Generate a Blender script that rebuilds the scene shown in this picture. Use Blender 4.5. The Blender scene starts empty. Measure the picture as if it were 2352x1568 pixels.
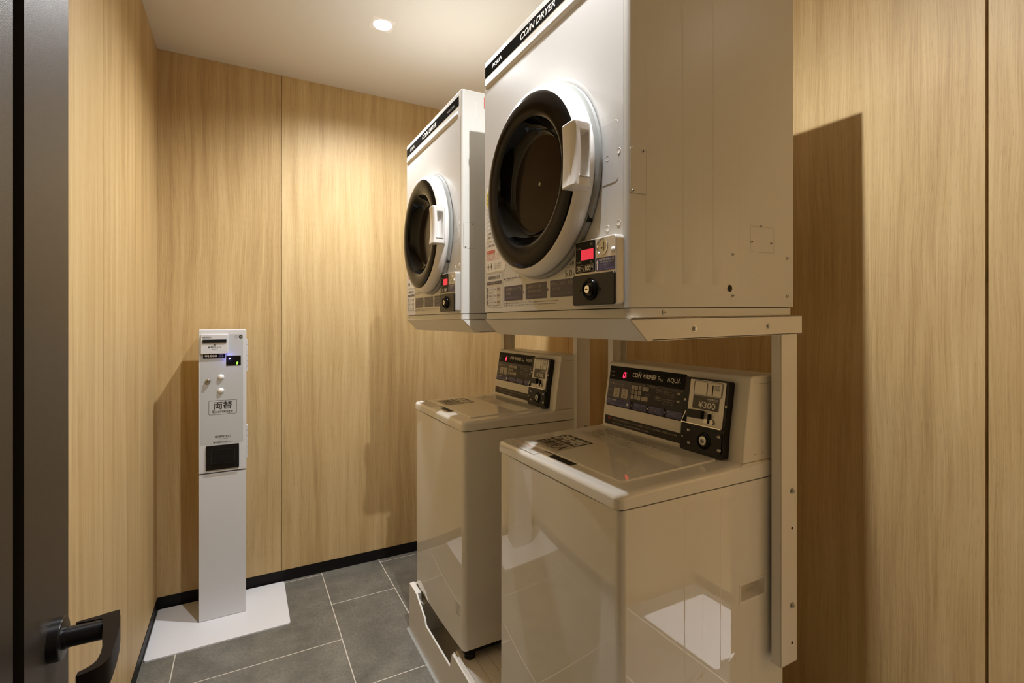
import bpy, bmesh, math, random
from mathutils import Vector, Matrix, Euler

random.seed(7)
SC = bpy.context.scene
COL = SC.collection

# ------------------------------------------------------------------ camera, world, exposure
CAM_H = 1.327
YAW = math.radians(28.53)
cam_d = bpy.data.cameras.new('camera')
cam = bpy.data.objects.new('camera', cam_d)
COL.objects.link(cam)
cam.location = (0, 0, CAM_H)
cam.rotation_euler = (math.pi / 2, 0, -YAW + math.pi * 0)
# +Y runs along the machines; the camera is turned clockwise so that +Y lies to the left of its axis
cam_d.sensor_width = 36
cam_d.lens = 36 * 1133.0 / 2352.0
cam_d.shift_x = 0
cam_d.shift_y = -(784 - 737) / 2352.0
cam_d.clip_start = 0.02
SC.camera = cam

world = bpy.data.worlds.new('world')
SC.world = world
world.use_nodes = True
world.node_tree.nodes['Background'].inputs[0].default_value = (0.9, 0.8, 0.65, 1)
world.node_tree.nodes['Background'].inputs[1].default_value = 0.02

SC.view_settings.view_transform = 'Standard'
SC.view_settings.look = 'None'
SC.view_settings.gamma = 1
SC.view_settings.use_curve_mapping = False
SC.view_settings.exposure = 0.54
SC.cycles.use_denoising = True
SC.cycles.max_bounces = 14
SC.cycles.diffuse_bounces = 12
SC.cycles.glossy_bounces = 5
SC.cycles.sample_clamp_indirect = 6
SC.cycles.caustics_reflective = False
SC.cycles.caustics_refractive = False

CEIL = 2.578
YB = 2.769
XL = -0.35
XR = 1.46
XR2 = 2.0        # wall of the widening beside the entrance
YC = 0.398       # where the right wall steps back
YF = -0.25       # wall with the entrance
LAMPS = [(0.515, 2.093, 'room'), (0.545, 0.727, 'room'), (1.78, -0.02, 'nook'), (-0.78, -1.05, 'hall')]  # the hall entry is an added, unseen fill that lifts the room's ambient light
LAMP_W = {'room': 78.0, 'nook': 320.0, 'hall': 80.0}
LAMP_COL = (0.98, 0.99, 1.01)

# ------------------------------------------------------------------ materials
def mat(name, col, rough=0.5, metal=0.0, ior=1.5, emit=None, es=0.0, coat=0.0, spec=0.5, bump=0.0, bscale=200, tone=0.0):
    m = bpy.data.materials.new(name)
    m.use_nodes = True
    nt = m.node_tree
    b = nt.nodes['Principled BSDF']
    b.inputs['Base Color'].default_value = (*col, 1)
    b.inputs['Roughness'].default_value = rough
    b.inputs['Metallic'].default_value = metal
    b.inputs['IOR'].default_value = ior
    b.inputs['Coat Weight'].default_value = coat
    b.inputs['Specular IOR Level'].default_value = spec
    if emit:
        b.inputs['Emission Color'].default_value = (*emit, 1)
        b.inputs['Emission Strength'].default_value = es
    tc = nt.nodes.new('ShaderNodeTexCoord')
    nz = nt.nodes.new('ShaderNodeTexNoise')
    nz.inputs['Scale'].default_value = bscale
    nt.links.new(tc.outputs['Object'], nz.inputs['Vector'])
    if bump > 0:
        bp = nt.nodes.new('ShaderNodeBump')
        bp.inputs['Strength'].default_value = bump
        bp.inputs['Distance'].default_value = 0.002
        nt.links.new(nz.outputs['Fac'], bp.inputs['Height'])
        nt.links.new(bp.outputs['Normal'], b.inputs['Normal'])
    if tone > 0:
        mx = nt.nodes.new('ShaderNodeMix'); mx.data_type = 'RGBA'
        mx.inputs['A'].default_value = (*[c * (1 - tone) for c in col], 1)
        mx.inputs['B'].default_value = (*[min(1, c * (1 + tone)) for c in col], 1)
        nt.links.new(nz.outputs['Fac'], mx.inputs['Factor'])
        nt.links.new(mx.outputs['Result'], b.inputs['Base Color'])
    return m

def wood_material(name, axis):
    """vertical oak grain; axis = horizontal axis of the wall (0 = X, 1 = Y)"""
    m = bpy.data.materials.new(name); m.use_nodes = True
    nt = m.node_tree; L = nt.links.new
    b = nt.nodes['Principled BSDF']
    N = nt.nodes.new
    tc = N('ShaderNodeTexCoord'); sp = N('ShaderNodeSeparateXYZ'); L(tc.outputs['Object'], sp.inputs[0])
    at = N('ShaderNodeAttribute'); at.attribute_name = 'panel_id'
    t = sp.outputs[axis]
    def math_(op, a, bb=None, c=None):
        n = N('ShaderNodeMath'); n.operation = op
        for i, v in enumerate((a, bb, c)):
            if v is None: continue
            if isinstance(v, (int, float)): n.inputs[i].default_value = v
            else: L(v, n.inputs[i])
        return n.outputs[0]
    pid = at.outputs['Fac']
    zz = math_('ADD', sp.outputs[2], math_('MULTIPLY', pid, 3.17))
    wv = N('ShaderNodeTexNoise'); wv.inputs['Scale'].default_value = 1; wv.inputs['Detail'].default_value = 2; wv.inputs['Roughness'].default_value = 0.45
    wc = N('ShaderNodeCombineXYZ'); L(math_('MULTIPLY', t, 5.0), wc.inputs[0]); L(math_('MULTIPLY', zz, 1.5), wc.inputs[1]); L(pid, wc.inputs[2]); L(wc.outputs[0], wv.inputs['Vector'])
    t2 = math_('ADD', t, math_('MULTIPLY', math_('SUBTRACT', wv.outputs['Fac'], 0.5), 0.050))
    tt = math_('ADD', t2, math_('MULTIPLY', pid, 5.31))
    def coords(st, sz):
        c = N('ShaderNodeCombineXYZ')
        L(math_('MULTIPLY', tt, st), c.inputs[0]); L(math_('MULTIPLY', zz, sz), c.inputs[1]); L(pid, c.inputs[2])
        return c.outputs[0]
    def noise(st, sz, det=3, rough=0.55, dist=0.0):
        n = N('ShaderNodeTexNoise'); n.inputs['Scale'].default_value = 1; n.inputs['Detail'].default_value = det
        n.inputs['Roughness'].default_value = rough; n.inputs['Distortion'].default_value = dist
        L(coords(st, sz), n.inputs['Vector']); return n.outputs['Fac']
    broad = noise(6, 0.45, 2, 0.4)
    mid = noise(30, 0.7, 4, 0.55)
    fine = noise(330, 4.0, 3, 0.6)
    pores = noise(700, 26.0, 2, 0.6)
    # cathedral figure: contour lines of a slow field
    fld = noise(3.0, 0.22, 1, 0.4, 0.0)
    rings = math_('SINE', math_('MULTIPLY', fld, 120.0))
    rings = math_('MULTIPLY', math_('ADD', rings, 1), 0.5)
    region = noise(2.6, 0.45, 1)
    v = math_('MULTIPLY', broad, 0.24)
    v = math_('ADD', v, math_('MULTIPLY', mid, 0.27))
    v = math_('ADD', v, math_('MULTIPLY', fine, 0.30))
    v = math_('ADD', v, math_('MULTIPLY', math_('MULTIPLY', rings, region), 0.055))
    v = math_('ADD', v, 0.065)
    rp = N('ShaderNodeValToRGB'); L(v, rp.inputs['Fac'])
    e = rp.color_ramp.elements
    e[0].position = 0.30; e[0].color = (0.315, 0.192, 0.072, 1)
    e[1].position = 0.62; e[1].color = (0.655, 0.495, 0.258, 1)
    x = rp.color_ramp.elements.new(0.47); x.color = (0.525, 0.368, 0.168, 1)
    pr = N('ShaderNodeMapRange'); L(pores, pr.inputs['Value'])
    pr.inputs['From Min'].default_value = 0.30; pr.inputs['From Max'].default_value = 0.42
    pr.inputs['To Min'].default_value = 0.80; pr.inputs['To Max'].default_value = 1.0
    mx = N('ShaderNodeMix'); mx.data_type = 'RGBA'; mx.blend_type = 'MULTIPLY'; mx.inputs['Factor'].default_value = 1
    L(rp.outputs['Color'], mx.inputs['A'])
    cc = N('ShaderNodeCombineXYZ'); [L(pr.outputs['Result'], cc.inputs[i]) for i in range(3)]
    L(cc.outputs[0], mx.inputs['B'])
    L(mx.outputs['Result'], b.inputs['Base Color'])
    b.inputs['Roughness'].default_value = 0.5
    b.inputs['IOR'].default_value = 1.4
    bp = N('ShaderNodeBump'); bp.inputs['Strength'].default_value = 0.12; bp.inputs['Distance'].default_value = 0.001
    L(fine, bp.inputs['Height']); L(bp.outputs['Normal'], b.inputs['Normal'])
    return m

def tile_material():
    m = bpy.data.materials.new('grey_stone_tile'); m.use_nodes = True
    nt = m.node_tree; L = nt.links.new; N = nt.nodes.new
    b = nt.nodes['Principled BSDF']
    tc = N('ShaderNodeTexCoord'); sp = N('ShaderNodeSeparateXYZ'); L(tc.outputs['Object'], sp.inputs[0])
    def ma(op, a, v):
        n = N('ShaderNodeMath'); n.operation = op; L(a, n.inputs[0]); n.inputs[1].default_value = v; return n.outputs[0]
    c = N('ShaderNodeCombineXYZ')
    # narrow tiles in front of the machines, square ones towards the left wall
    def brick(du, dv, row):
        c = N('ShaderNodeCombineXYZ')
        L(ma('ADD', sp.outputs[1], du), c.inputs[0]); L(ma('ADD', sp.outputs[0], dv), c.inputs[1])
        br = N('ShaderNodeTexBrick'); L(c.outputs[0], br.inputs['Vector'])
        br.offset = 0.5; br.offset_frequency = 2; br.squash = 1.0
        for k, v in (('Scale', 1), ('Brick Width', 0.6009), ('Row Height', row), ('Mortar Size', 0.0019), ('Mortar Smooth', 0.0), ('Bias', 0.0)): br.inputs[k].default_value = v
        br.inputs['Color1'].default_value = (0.135, 0.129, 0.108, 1)
        br.inputs['Color2'].default_value = (0.158, 0.151, 0.127, 1)
        br.inputs['Mortar'].default_value = (0.62, 0.58, 0.50, 1)
        return br
    b1 = brick(6.009 - 1.832 + 0.30045, 2.989 - 0.3606, 0.2989)
    b2 = brick(6.009 - 1.846 + 0.30045, 6.0 - 0.3606, 0.6)
    st = ma('LESS_THAN', sp.outputs[0], 0.3606)
    def pick(o, typ):
        q = N('ShaderNodeMix'); q.data_type = typ; L(st, q.inputs['Factor']); ia = [i for i in q.inputs if i.enabled and i.name in ('A', 'B')]
        L(b1.outputs[o], ia[0]); L(b2.outputs[o], ia[1]); return [k for k in q.outputs if k.enabled][0]
    tcol = pick('Color', 'RGBA'); tfac = pick('Fac', 'FLOAT')
    n1 = N('ShaderNodeTexNoise'); L(tc.outputs['Object'], n1.inputs['Vector']); n1.inputs['Scale'].default_value = 7; n1.inputs['Detail'].default_value = 7; n1.inputs['Roughness'].default_value = 0.65
    n2 = N('ShaderNodeTexNoise'); L(tc.outputs['Object'], n2.inputs['Vector']); n2.inputs['Scale'].default_value = 90; n2.inputs['Detail'].default_value = 4
    r1 = N('ShaderNodeMapRange'); L(n1.outputs['Fac'], r1.inputs['Value']); r1.inputs['From Min'].default_value = .3; r1.inputs['From Max'].default_value = .7; r1.inputs['To Min'].default_value = .72; r1.inputs['To Max'].default_value = 1.35
    r2 = N('ShaderNodeMapRange'); L(n2.outputs['Fac'], r2.inputs['Value']); r2.inputs['From Min'].default_value = .3; r2.inputs['From Max'].default_value = .72; r2.inputs['To Min'].default_value = .86; r2.inputs['To Max'].default_value = 1.22
    pm = N('ShaderNodeMath'); pm.operation = 'MULTIPLY'; L(r1.outputs[0], pm.inputs[0]); L(r2.outputs[0], pm.inputs[1])
    cc = N('ShaderNodeCombineXYZ'); [L(pm.outputs[0], cc.inputs[i]) for i in range(3)]
    mx = N('ShaderNodeMix'); mx.data_type = 'RGBA'; mx.blend_type = 'MULTIPLY'; mx.inputs['Factor'].default_value = 1
    L(tcol, mx.inputs['A']); L(cc.outputs[0], mx.inputs['B'])
    m2 = N('ShaderNodeMix'); m2.data_type = 'RGBA'
    L(tfac, m2.inputs['Factor']); L(mx.outputs['Result'], m2.inputs['A']); L(tcol, m2.inputs['B'])
    L(m2.outputs['Result'], b.inputs['Base Color'])
    b.inputs['Roughness'].default_value = 0.42
    bp = N('ShaderNodeBump'); bp.inputs['Strength'].default_value = 0.25; bp.inputs['Distance'].default_value = 0.001
    L(n2.outputs['Fac'], bp.inputs['Height']); L(bp.outputs['Normal'], b.inputs['Normal'])
    return m

M = dict(
    wood_x=wood_material('oak_veneer_back', 0),
    wood_y=wood_material('oak_veneer_side', 1),
    tile=tile_material(),
    plaster=mat('ceiling_paint', (0.74, 0.72, 0.67), 0.75, bump=0.05, bscale=400),
    black=mat('black_matte', (0.007, 0.006, 0.006), 0.5, spec=0.2),
    gap=mat('dark_joint', (0.16, 0.085, 0.035), 0.8),
    enamel=mat('glossy_enamel', (0.76, 0.745, 0.70), 0.025, ior=1.85),
    enamel_top=mat('glossy_plastic_top', (0.76, 0.745, 0.70), 0.03, ior=1.65),
    steel=mat('satin_white_steel', (0.62, 0.61, 0.57), 0.34, ior=1.5),
    steel_front=mat('pearl_front_panel', (0.61, 0.605, 0.59), 0.27, ior=1.6),
    frame=mat('cream_powder_coat', (0.74, 0.71, 0.65), 0.28, ior=1.6),
    plastic=mat('white_plastic', (0.80, 0.785, 0.76), 0.25),
    plastic_warm=mat('cream_plastic', (0.72, 0.69, 0.62), 0.33),
    grey_gasket=mat('grey_gasket', (0.30, 0.31, 0.30), 0.4),
    gloss_black=mat('glossy_black', (0.006, 0.005, 0.004), 0.08, spec=0.14),
    glass=mat('smoked_door_glass', (0.003, 0.003, 0.003), 0.03, spec=0.25),
    drum=mat('dark_inner_glass', (0.014, 0.008, 0.005), 0.12, spec=0.2),
    black_plastic=mat('black_plastic', (0.009, 0.008, 0.007), 0.3, spec=0.3),
    panel_dark=mat('charcoal_panel', (0.026, 0.021, 0.017), 0.35, spec=0.3),
    panel_mid=mat('brown_grey_panel', (0.060, 0.050, 0.042), 0.3),
    band_black=mat('title_band_black', (0.016, 0.015, 0.014), 0.8, spec=0.0),
    panel_dark2=mat('darkest_panel', (0.011, 0.010, 0.009), 0.4, spec=0.08),
    blue=mat('navy_print', (0.040, 0.036, 0.13), 0.35),
    blue_dark=mat('dark_navy_print', (0.045, 0.036, 0.075), 0.35),
    ink=mat('black_ink', (0.03, 0.027, 0.025), 0.5),
    ink_soft=mat('grey_ink', (0.16, 0.15, 0.14), 0.5),
    ink_red=mat('red_ink', (0.62, 0.05, 0.03), 0.5),
    yellow=mat('yellow_sticker', (0.78, 0.66, 0.05), 0.45),
    paper=mat('white_print', (0.78, 0.75, 0.68), 0.45),
    paper_dim=mat('dim_print', (0.40, 0.36, 0.30), 0.45),
    paper_blue=mat('pale_blue_print', (0.34, 0.32, 0.48), 0.45),
    keycap=mat('beige_key', (0.46, 0.41, 0.33), 0.4),
    keycap_light=mat('cream_metal', (0.66, 0.63, 0.57), 0.3, metal=0.2),
    sealant=mat('clear_sealant', (0.75, 0.77, 0.75), 0.12),
    chrome=mat('chrome', (0.78, 0.77, 0.75), 0.12, metal=1.0),
    brushed=mat('brushed_silver', (0.58, 0.55, 0.50), 0.28, metal=0.85),
    nickel=mat('dull_nickel', (0.50, 0.49, 0.46), 0.28, metal=1.0),
    silver_paint=mat('silver_face', (0.60, 0.575, 0.53), 0.30, metal=0.35),
    red_glow=mat('red_display', (0.3, 0.01, 0.02), 0.3, emit=(0.85, 0.02, 0.06), es=0.55),
    red_digit=mat('red_digit', (0.5, 0.05, 0.05), 0.3, emit=(1.0, 0.015, 0.06), es=2.2),
    green_digit=mat('green_digit', (0.1, 0.5, 0.05), 0.3, emit=(0.25, 1.0, 0.05), es=2.5),
    blue_led=mat('blue_led', (0.2, 0.2, 0.9), 0.3, emit=(0.20, 0.22, 1.0), es=60.0),
    changer=mat('changer_white', (0.62, 0.625, 0.64), 0.38, bump=0.05, bscale=600),
    changer_grey=mat('changer_grey_face', (0.47, 0.485, 0.485), 0.5, bump=0.04, bscale=500),
    plate=mat('white_floor_plate', (0.74, 0.745, 0.77), 0.45),
    door=mat('bronze_brown_door', (0.024, 0.018, 0.012), 0.42, ior=1.5, bump=0.12, bscale=900, tone=0.12),
    handle=mat('black_handle', (0.008, 0.007, 0.007), 0.28, spec=0.4),
    handle_plate=mat('handle_top_satin', (0.010, 0.007, 0.006), 0.4, spec=0.05),
    lamp=mat('lamp_diffuser', (1, 1, 1), 0.5, emit=(1.0, 0.95, 0.88), es=40.0),
    lamp_ring=mat('lamp_trim_white', (0.85, 0.83, 0.80), 0.4),
    hall=mat('hall_paint', (0.66, 0.50, 0.28), 0.7),
)

M['sealant'].node_tree.nodes['Principled BSDF'].inputs['Alpha'].default_value = 0.35

# ------------------------------------------------------------------ geometry collector
_tc = {}
def text_geo(body, bold=0.0, shear=0.0, space=1.0):
    key = (body, bold, shear, space)
    if key in _tc: return _tc[key]
    c = bpy.data.curves.new('text', 'FONT'); c.body = body; c.size = 1; c.offset = bold; c.shear = shear
    c.space_character = space; c.resolution_u = 3
    o = bpy.data.objects.new('text', c); COL.objects.link(o)
    dg = bpy.context.evaluated_depsgraph_get()
    me = bpy.data.meshes.new_from_object(o.evaluated_get(dg))
    vs = [tuple(v.co) for v in me.vertices]; fs = [tuple(p.vertices) for p in me.polygons]
    bpy.data.objects.remove(o); bpy.data.curves.remove(c); bpy.data.meshes.remove(me)
    if vs:
        x0 = min(v[0] for v in vs); x1 = max(v[0] for v in vs); y0 = min(v[1] for v in vs); y1 = max(v[1] for v in vs)
        vs = [((v[0] - x0) / max(1e-6, x1 - x0), (v[1] - y0) / max(1e-6, y1 - y0)) for v in vs]
        asp = (x1 - x0) / max(1e-6, y1 - y0)
    else: asp = 1
    _tc[key] = (vs, fs, asp)
    return _tc[key]

class Face:
    """a flat face in space: o + u*U + v*V, outward normal N"""
    def __init__(s, o, U, V, N):
        s.o = Vector(o); s.U = Vector(U).normalized(); s.V = Vector(V).normalized(); s.N = Vector(N).normalized()
    def p(s, u, v, h=0.0):
        return s.o + s.U * u + s.V * v + s.N * h

class G:
    def __init__(s):
        s.v = []; s.f = []; s.m = []; s.sm = []; s.attr = []; s.pid = 0.0
    def add(s, vs, fs, m=None, smooth=False):
        n = len(s.v)
        for q in vs:
            s.v.append(Vector(q)); s.attr.append(s.pid)
        for q in fs:
            s.f.append([i + n for i in q]); s.m.append(m); s.sm.append(smooth)
        return s
    def box(s, x0, x1, y0, y1, z0, z1, m=None, b=0.0, seg=2):
        if b <= 0:
            vs = [(x0, y0, z0), (x1, y0, z0), (x1, y1, z0), (x0, y1, z0), (x0, y0, z1), (x1, y0, z1), (x1, y1, z1), (x0, y1, z1)]
            return s.add(vs, [(0, 3, 2, 1), (4, 5, 6, 7), (0, 1, 5, 4), (1, 2, 6, 5), (2, 3, 7, 6), (3, 0, 4, 7)], m)
        bm = bmesh.new()
        bmesh.ops.create_cube(bm, size=1)
        for v in bm.verts:
            v.co = Vector(((x0 + x1) / 2 + v.co.x * (x1 - x0), (y0 + y1) / 2 + v.co.y * (y1 - y0), (z0 + z1) / 2 + v.co.z * (z1 - z0)))
        bmesh.ops.bevel(bm, geom=bm.edges[:], offset=b, segments=seg, profile=0.5, affect='EDGES')
        return s.bm(bm, m, True)
    def vbox(s, x0, x1, y0, y1, z0, z1, r, m=None, corners=(1, 1, 1, 1), seg=5, topr=0.0):
        """box with rounded vertical edges; corners order (x0y0, x1y0, x1y1, x0y1)"""
        pts = rrect(x0, x1, y0, y1, r, corners, seg)
        return s.prism([(p[0], p[1], z0) for p in pts], (0, 0, z1 - z0), m, topr=topr)
    def prism(s, pts, d, m=None, topr=0.0, smooth_side=True):
        """pts: 3D outline (ccw seen from +d), extruded along d; topr rounds the far rim inward"""
        n = len(pts); pts = [Vector(p) for p in pts]; d = Vector(d)
        rings = [pts]
        if topr > 0:
            c = sum(pts, Vector()) / n; dn = d.normalized(); L = d.length
            for k in range(0, 5):
                a = k / 4 * math.pi / 2
                ins = topr * (1 - math.cos(a)); up = L - topr + topr * math.sin(a)
                rings.append(inset(pts, dn, ins, up))
        else:
            rings.append([p + d for p in pts])
        base = len(s.v)
        vs = [p for r in rings for p in r]
        side = []
        for k in range(len(rings) - 1):
            for i in range(n):
                j = (i + 1) % n
                side.append((k * n + i, k * n + j, (k + 1) * n + j, (k + 1) * n + i))
        s.add(vs, side, m, smooth_side)
        e = len(rings) - 1
        s.add(list(rings[0]), [tuple(reversed(range(n)))], m)
        s.add(list(rings[e]), [tuple(range(n))], m)
        return s
    def bm(s, bm, m=None, smooth=False):
        bm.verts.index_update()
        s.add([v.co.copy() for v in bm.verts], [[v.index for v in f.verts] for f in bm.faces], m, smooth)
        bm.free(); return s
    def lathe(s, c, axis, prof, m=None, seg=48, smooth=True, a0=0.0, a1=2 * math.pi, ref=None):
        """prof: list of (radius, distance along axis)"""
        c = Vector(c); ax = Vector(axis).normalized()
        r = Vector(ref) if ref else (Vector((0, 0, 1)) if abs(ax.z) < 0.9 else Vector((1, 0, 0)))
        U = (r - ax * r.dot(ax)).normalized(); V = ax.cross(U)
        full = abs(a1 - a0 - 2 * math.pi) < 1e-6
        n = seg if full else seg + 1
        vs = []
        for rad, h in prof:
            for i in range(n):
                a = a0 + (a1 - a0) * i / seg
                vs.append(c + ax * h + (U * math.cos(a) + V * math.sin(a)) * rad)
        fs = []
        for k in range(len(prof) - 1):
            for i in range(n if full else n - 1):
                j = (i + 1) % n
                fs.append((k * n + i, k * n + j, (k + 1) * n + j, (k + 1) * n + i))
        return s.add(vs, fs, m, smooth)
    def disc(s, c, axis, r, m=None, seg=24, h=0.0):
        c = Vector(c); ax = Vector(axis).normalized()
        rf = Vector((0, 0, 1)) if abs(ax.z) < 0.9 else Vector((1, 0, 0))
        U = (rf - ax * rf.dot(ax)).normalized(); V = ax.cross(U)
        return s.add([c + ax * h + (U * math.cos(2 * math.pi * i / seg) + V * math.sin(2 * math.pi * i / seg)) * r for i in range(seg)], [tuple(range(seg))], m)
    def cyl(s, c, axis, r, h, m=None, seg=24, b=0.0):
        pr = [(r, 0), (r, h - b), (r - b, h), (0.0001, h)] if b else [(r, 0), (r, h)]
        s.lathe(c, axis, pr, m, seg)
        if not b: s.disc(c, axis, r, m, seg, h)
        return s
    def dome(s, c, axis, r, h, m=None, seg=16):
        return s.lathe(c, axis, [(r, 0)] + [(r * math.cos(a), h * math.sin(a)) for a in (0.3, 0.6, 0.9, 1.2, 1.5)] + [(0.00005, h)], m, seg)
    def tube(s, pts, r, m=None, seg=10):
        pts = [Vector(p) for p in pts]; n = len(pts); rings = []
        for i, p in enumerate(pts):
            d = (pts[min(n - 1, i + 1)] - pts[max(0, i - 1)]).normalized()
            rf = Vector((0, 0, 1)) if abs(d.z) < 0.9 else Vector((1, 0, 0))
            U = (rf - d * rf.dot(d)).normalized(); V = d.cross(U)
            rings += [p + (U * math.cos(2 * math.pi * k / seg) + V * math.sin(2 * math.pi * k / seg)) * r for k in range(seg)]
        fs = [(i * seg + k, i * seg + (k + 1) % seg, (i + 1) * seg + (k + 1) % seg, (i + 1) * seg + k) for i in range(n - 1) for k in range(seg)]
        fs += [tuple(reversed(range(seg))), tuple(range((n - 1) * seg, n * seg))]
        return s.add(rings, fs, m, True)
    # --- flat prints on a Face
    def rect(s, F, u0, u1, v0, v1, m, h=0.0004, r=0.0, th=0.0):
        pts = rrect(u0, u1, v0, v1, r, (1, 1, 1, 1), 4) if r > 0 else [(u0, v0), (u1, v0), (u1, v1), (u0, v1)]
        return s.poly(F, pts, m, h, th)
    def poly(s, F, pts, m, h=0.0004, th=0.0, topr=0.0):
        a = [F.p(p[0], p[1], h) for p in pts]
        if th > 0:
            return s.prism(a, F.N * th, m, topr=topr)
        return s.add(a, [tuple(range(len(a)))], m)
    def outline(s, F, u0, u1, v0, v1, w, m, h=0.0004, r=0.0):
        r = max(r, w * 1.01)
        o = rrect(u0, u1, v0, v1, r, (1, 1, 1, 1), 4); i = rrect(u0 + w, u1 - w, v0 + w, v1 - w, max(1e-5, r - w), (1, 1, 1, 1), 4)
        n = len(o)
        s.add([F.p(*p, h) for p in o] + [F.p(*p, h) for p in i], [(k, (k + 1) % n, n + (k + 1) % n, n + k) for k in range(n)], m)
        return s
    def text(s, F, body, u0, u1, v0, v1, m, h=0.0006, bold=0.0, shear=0.0, space=1.0, slope=0.0):
        """fit the text into the box u0..u1, v0..v1; None for u1 keeps the natural width"""
        vs, fs, asp = text_geo(body, bold, shear, space)
        if not vs: return s
        if u1 is None: u1 = u0 + asp * (v1 - v0)
        return s.add([F.p(u0 + a * (u1 - u0), v0 + b * (v1 - v0), h) for a, b in vs], fs, m)
    def build(s, name, m=None, parent=None, origin=(0, 0, 0), fn=None):
        me = bpy.data.meshes.new(name)
        o0 = Vector(origin)
        me.from_pydata([((fn(v) if fn else v) - o0)[:] for v in s.v], [], s.f)
        names = []
        for q in s.m:
            q = q or m
            if q not in names: names.append(q)
        for q in names: me.materials.append(M[q])
        for p, q, sm in zip(me.polygons, s.m, s.sm):
            p.material_index = names.index(q or m); p.use_smooth = sm
        a = me.attributes.new('panel_id', 'FLOAT', 'POINT')
        a.data.foreach_set('value', s.attr)
        me.update()
        if any(s.sm):
            bm = bmesh.new(); bm.from_mesh(me)
            bmesh.ops.remove_doubles(bm, verts=bm.verts, dist=1e-6)
            bm.to_mesh(me); bm.free()
            me.set_sharp_from_angle(angle=math.radians(38))
        ob = bpy.data.objects.new(name, me); COL.objects.link(ob)
        if any(s.sm):
            wn = ob.modifiers.new('face_weighting', 'WEIGHTED_NORMAL'); wn.keep_sharp = True; wn.weight = 100
        if parent: ob.parent = parent
        else: ob.location = o0
        return ob

def rrect(x0, x1, y0, y1, r, corners=(1, 1, 1, 1), seg=5):
    out = []
    r = min(r, (x1 - x0) / 2 - 1e-6, (y1 - y0) / 2 - 1e-6)
    C = [((x0 + r, y0 + r), math.pi, (x0, y0)), ((x1 - r, y0 + r), 1.5 * math.pi, (x1, y0)), ((x1 - r, y1 - r), 0, (x1, y1)), ((x0 + r, y1 - r), 0.5 * math.pi, (x0, y1))]
    for (c, a, sharp), k in zip(C, corners):
        if not k or r <= 0: out.append(sharp); continue
        for i in range(seg + 1):
            t = a + i / seg * math.pi / 2
            out.append((c[0] + r * math.cos(t), c[1] + r * math.sin(t)))
    return out

def inset(pts, dn, ins, up):
    n = len(pts); out = []
    for i in range(n):
        a, b, c = pts[i - 1], pts[i], pts[(i + 1) % n]
        e1 = (b - a); e2 = (c - b)
        n1 = dn.cross(e1).normalized() if e1.length > 1e-9 else Vector(); n2 = dn.cross(e2).normalized() if e2.length > 1e-9 else Vector()
        q = n1 + n2
        if q.length > 1e-9:
            q.normalize(); k = 1 / max(0.5, q.dot(n1)) if n1.length else 1
        else: k = 0
        out.append(b + q * ins * k + dn * up)
    return out

def cuboid_mod(ob, width, seg=2):
    md = ob.modifiers.new('bevel', 'BEVEL'); md.width = width; md.segments = seg; md.limit_method = 'ANGLE'
    return ob

def empty(name, loc, label, cat, group=None):
    o = bpy.data.objects.new(name, None); COL.objects.link(o); o.location = loc; o.empty_display_size = 0.05
    o['label'] = label; o['category'] = cat
    if group: o['group'] = group
    return o
def tag(o, label, cat, group=None):
    o['label'] = label; o['category'] = cat
    if group: o['group'] = group
    return o
def struct(o):
    o['kind'] = 'structure'; return o
def copy_tree(o, parent=None):
    c = o.copy(); COL.objects.link(c); c.parent = parent
    for ch in [q for q in bpy.data.objects if q.parent == o]:
        copy_tree(ch, c)
    return c

# ------------------------------------------------------------------ the room
def slab_wall(name, axis, pos, a0, a1, joints, side, z0=0.055, z1=CEIL, wood='wood_x', seed=0, gap=0.004, thick=0.02):
    """wall of tall oak boards; axis 'x' = runs along X at y=pos, 'y' = runs along Y at x=pos; side = +1/-1 where its back lies"""
    g = G()
    ed = [a0] + joints + [a1]
    def bx(p0, p1, d0, d1, za, zb, m, b=0.0):
        lo, hi = min(pos + side * d0, pos + side * d1), max(pos + side * d0, pos + side * d1)
        if axis == 'x': g.box(p0, p1, lo, hi, za, zb, m)
        else: g.box(lo, hi, p0, p1, za, zb, m)
    for i in range(len(ed) - 1):
        g.pid = seed + i + 1
        l = ed[i] + (gap / 2 if i else 0); r = ed[i + 1] - (gap / 2 if i < len(ed) - 2 else 0)
        bx(l, r, 0, thick - 0.002, z0, z1, wood)
    g.pid = 0
    bx(a0, a1, thick - 0.002, thick + 0.06, 0, z1, 'gap')
    return struct(g.build(name, wood))

slab_wall('wall_back', 'x', YB, XL, XR, [0.1695], 1, wood='wood_x', seed=0, gap=0.0022)
slab_wall('wall_left', 'y', XL, YF, YB, [0.87, 1.782], -1, wood='wood_y', seed=10, gap=0.002)
slab_wall('wall_right', 'y', XR, YC, YB, [0.462, 2.075], 1, wood='wood_y', seed=21, gap=0.0055)
# the wall steps back beside the entrance
g = G(); g.pid = 31
g.box(XR, XR2, YC - 0.018, YC, 0.055, CEIL, 'wood_x')
g.box(XR + 0.08, XR2, YC, YC + 0.08, 0.0, CEIL, 'gap')
struct(g.build('wall_return', 'wood_x'))
slab_wall('wall_nook', 'y', XR2, YF, YC - 0.018, [], 1, wood='wood_y', seed=41)
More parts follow.
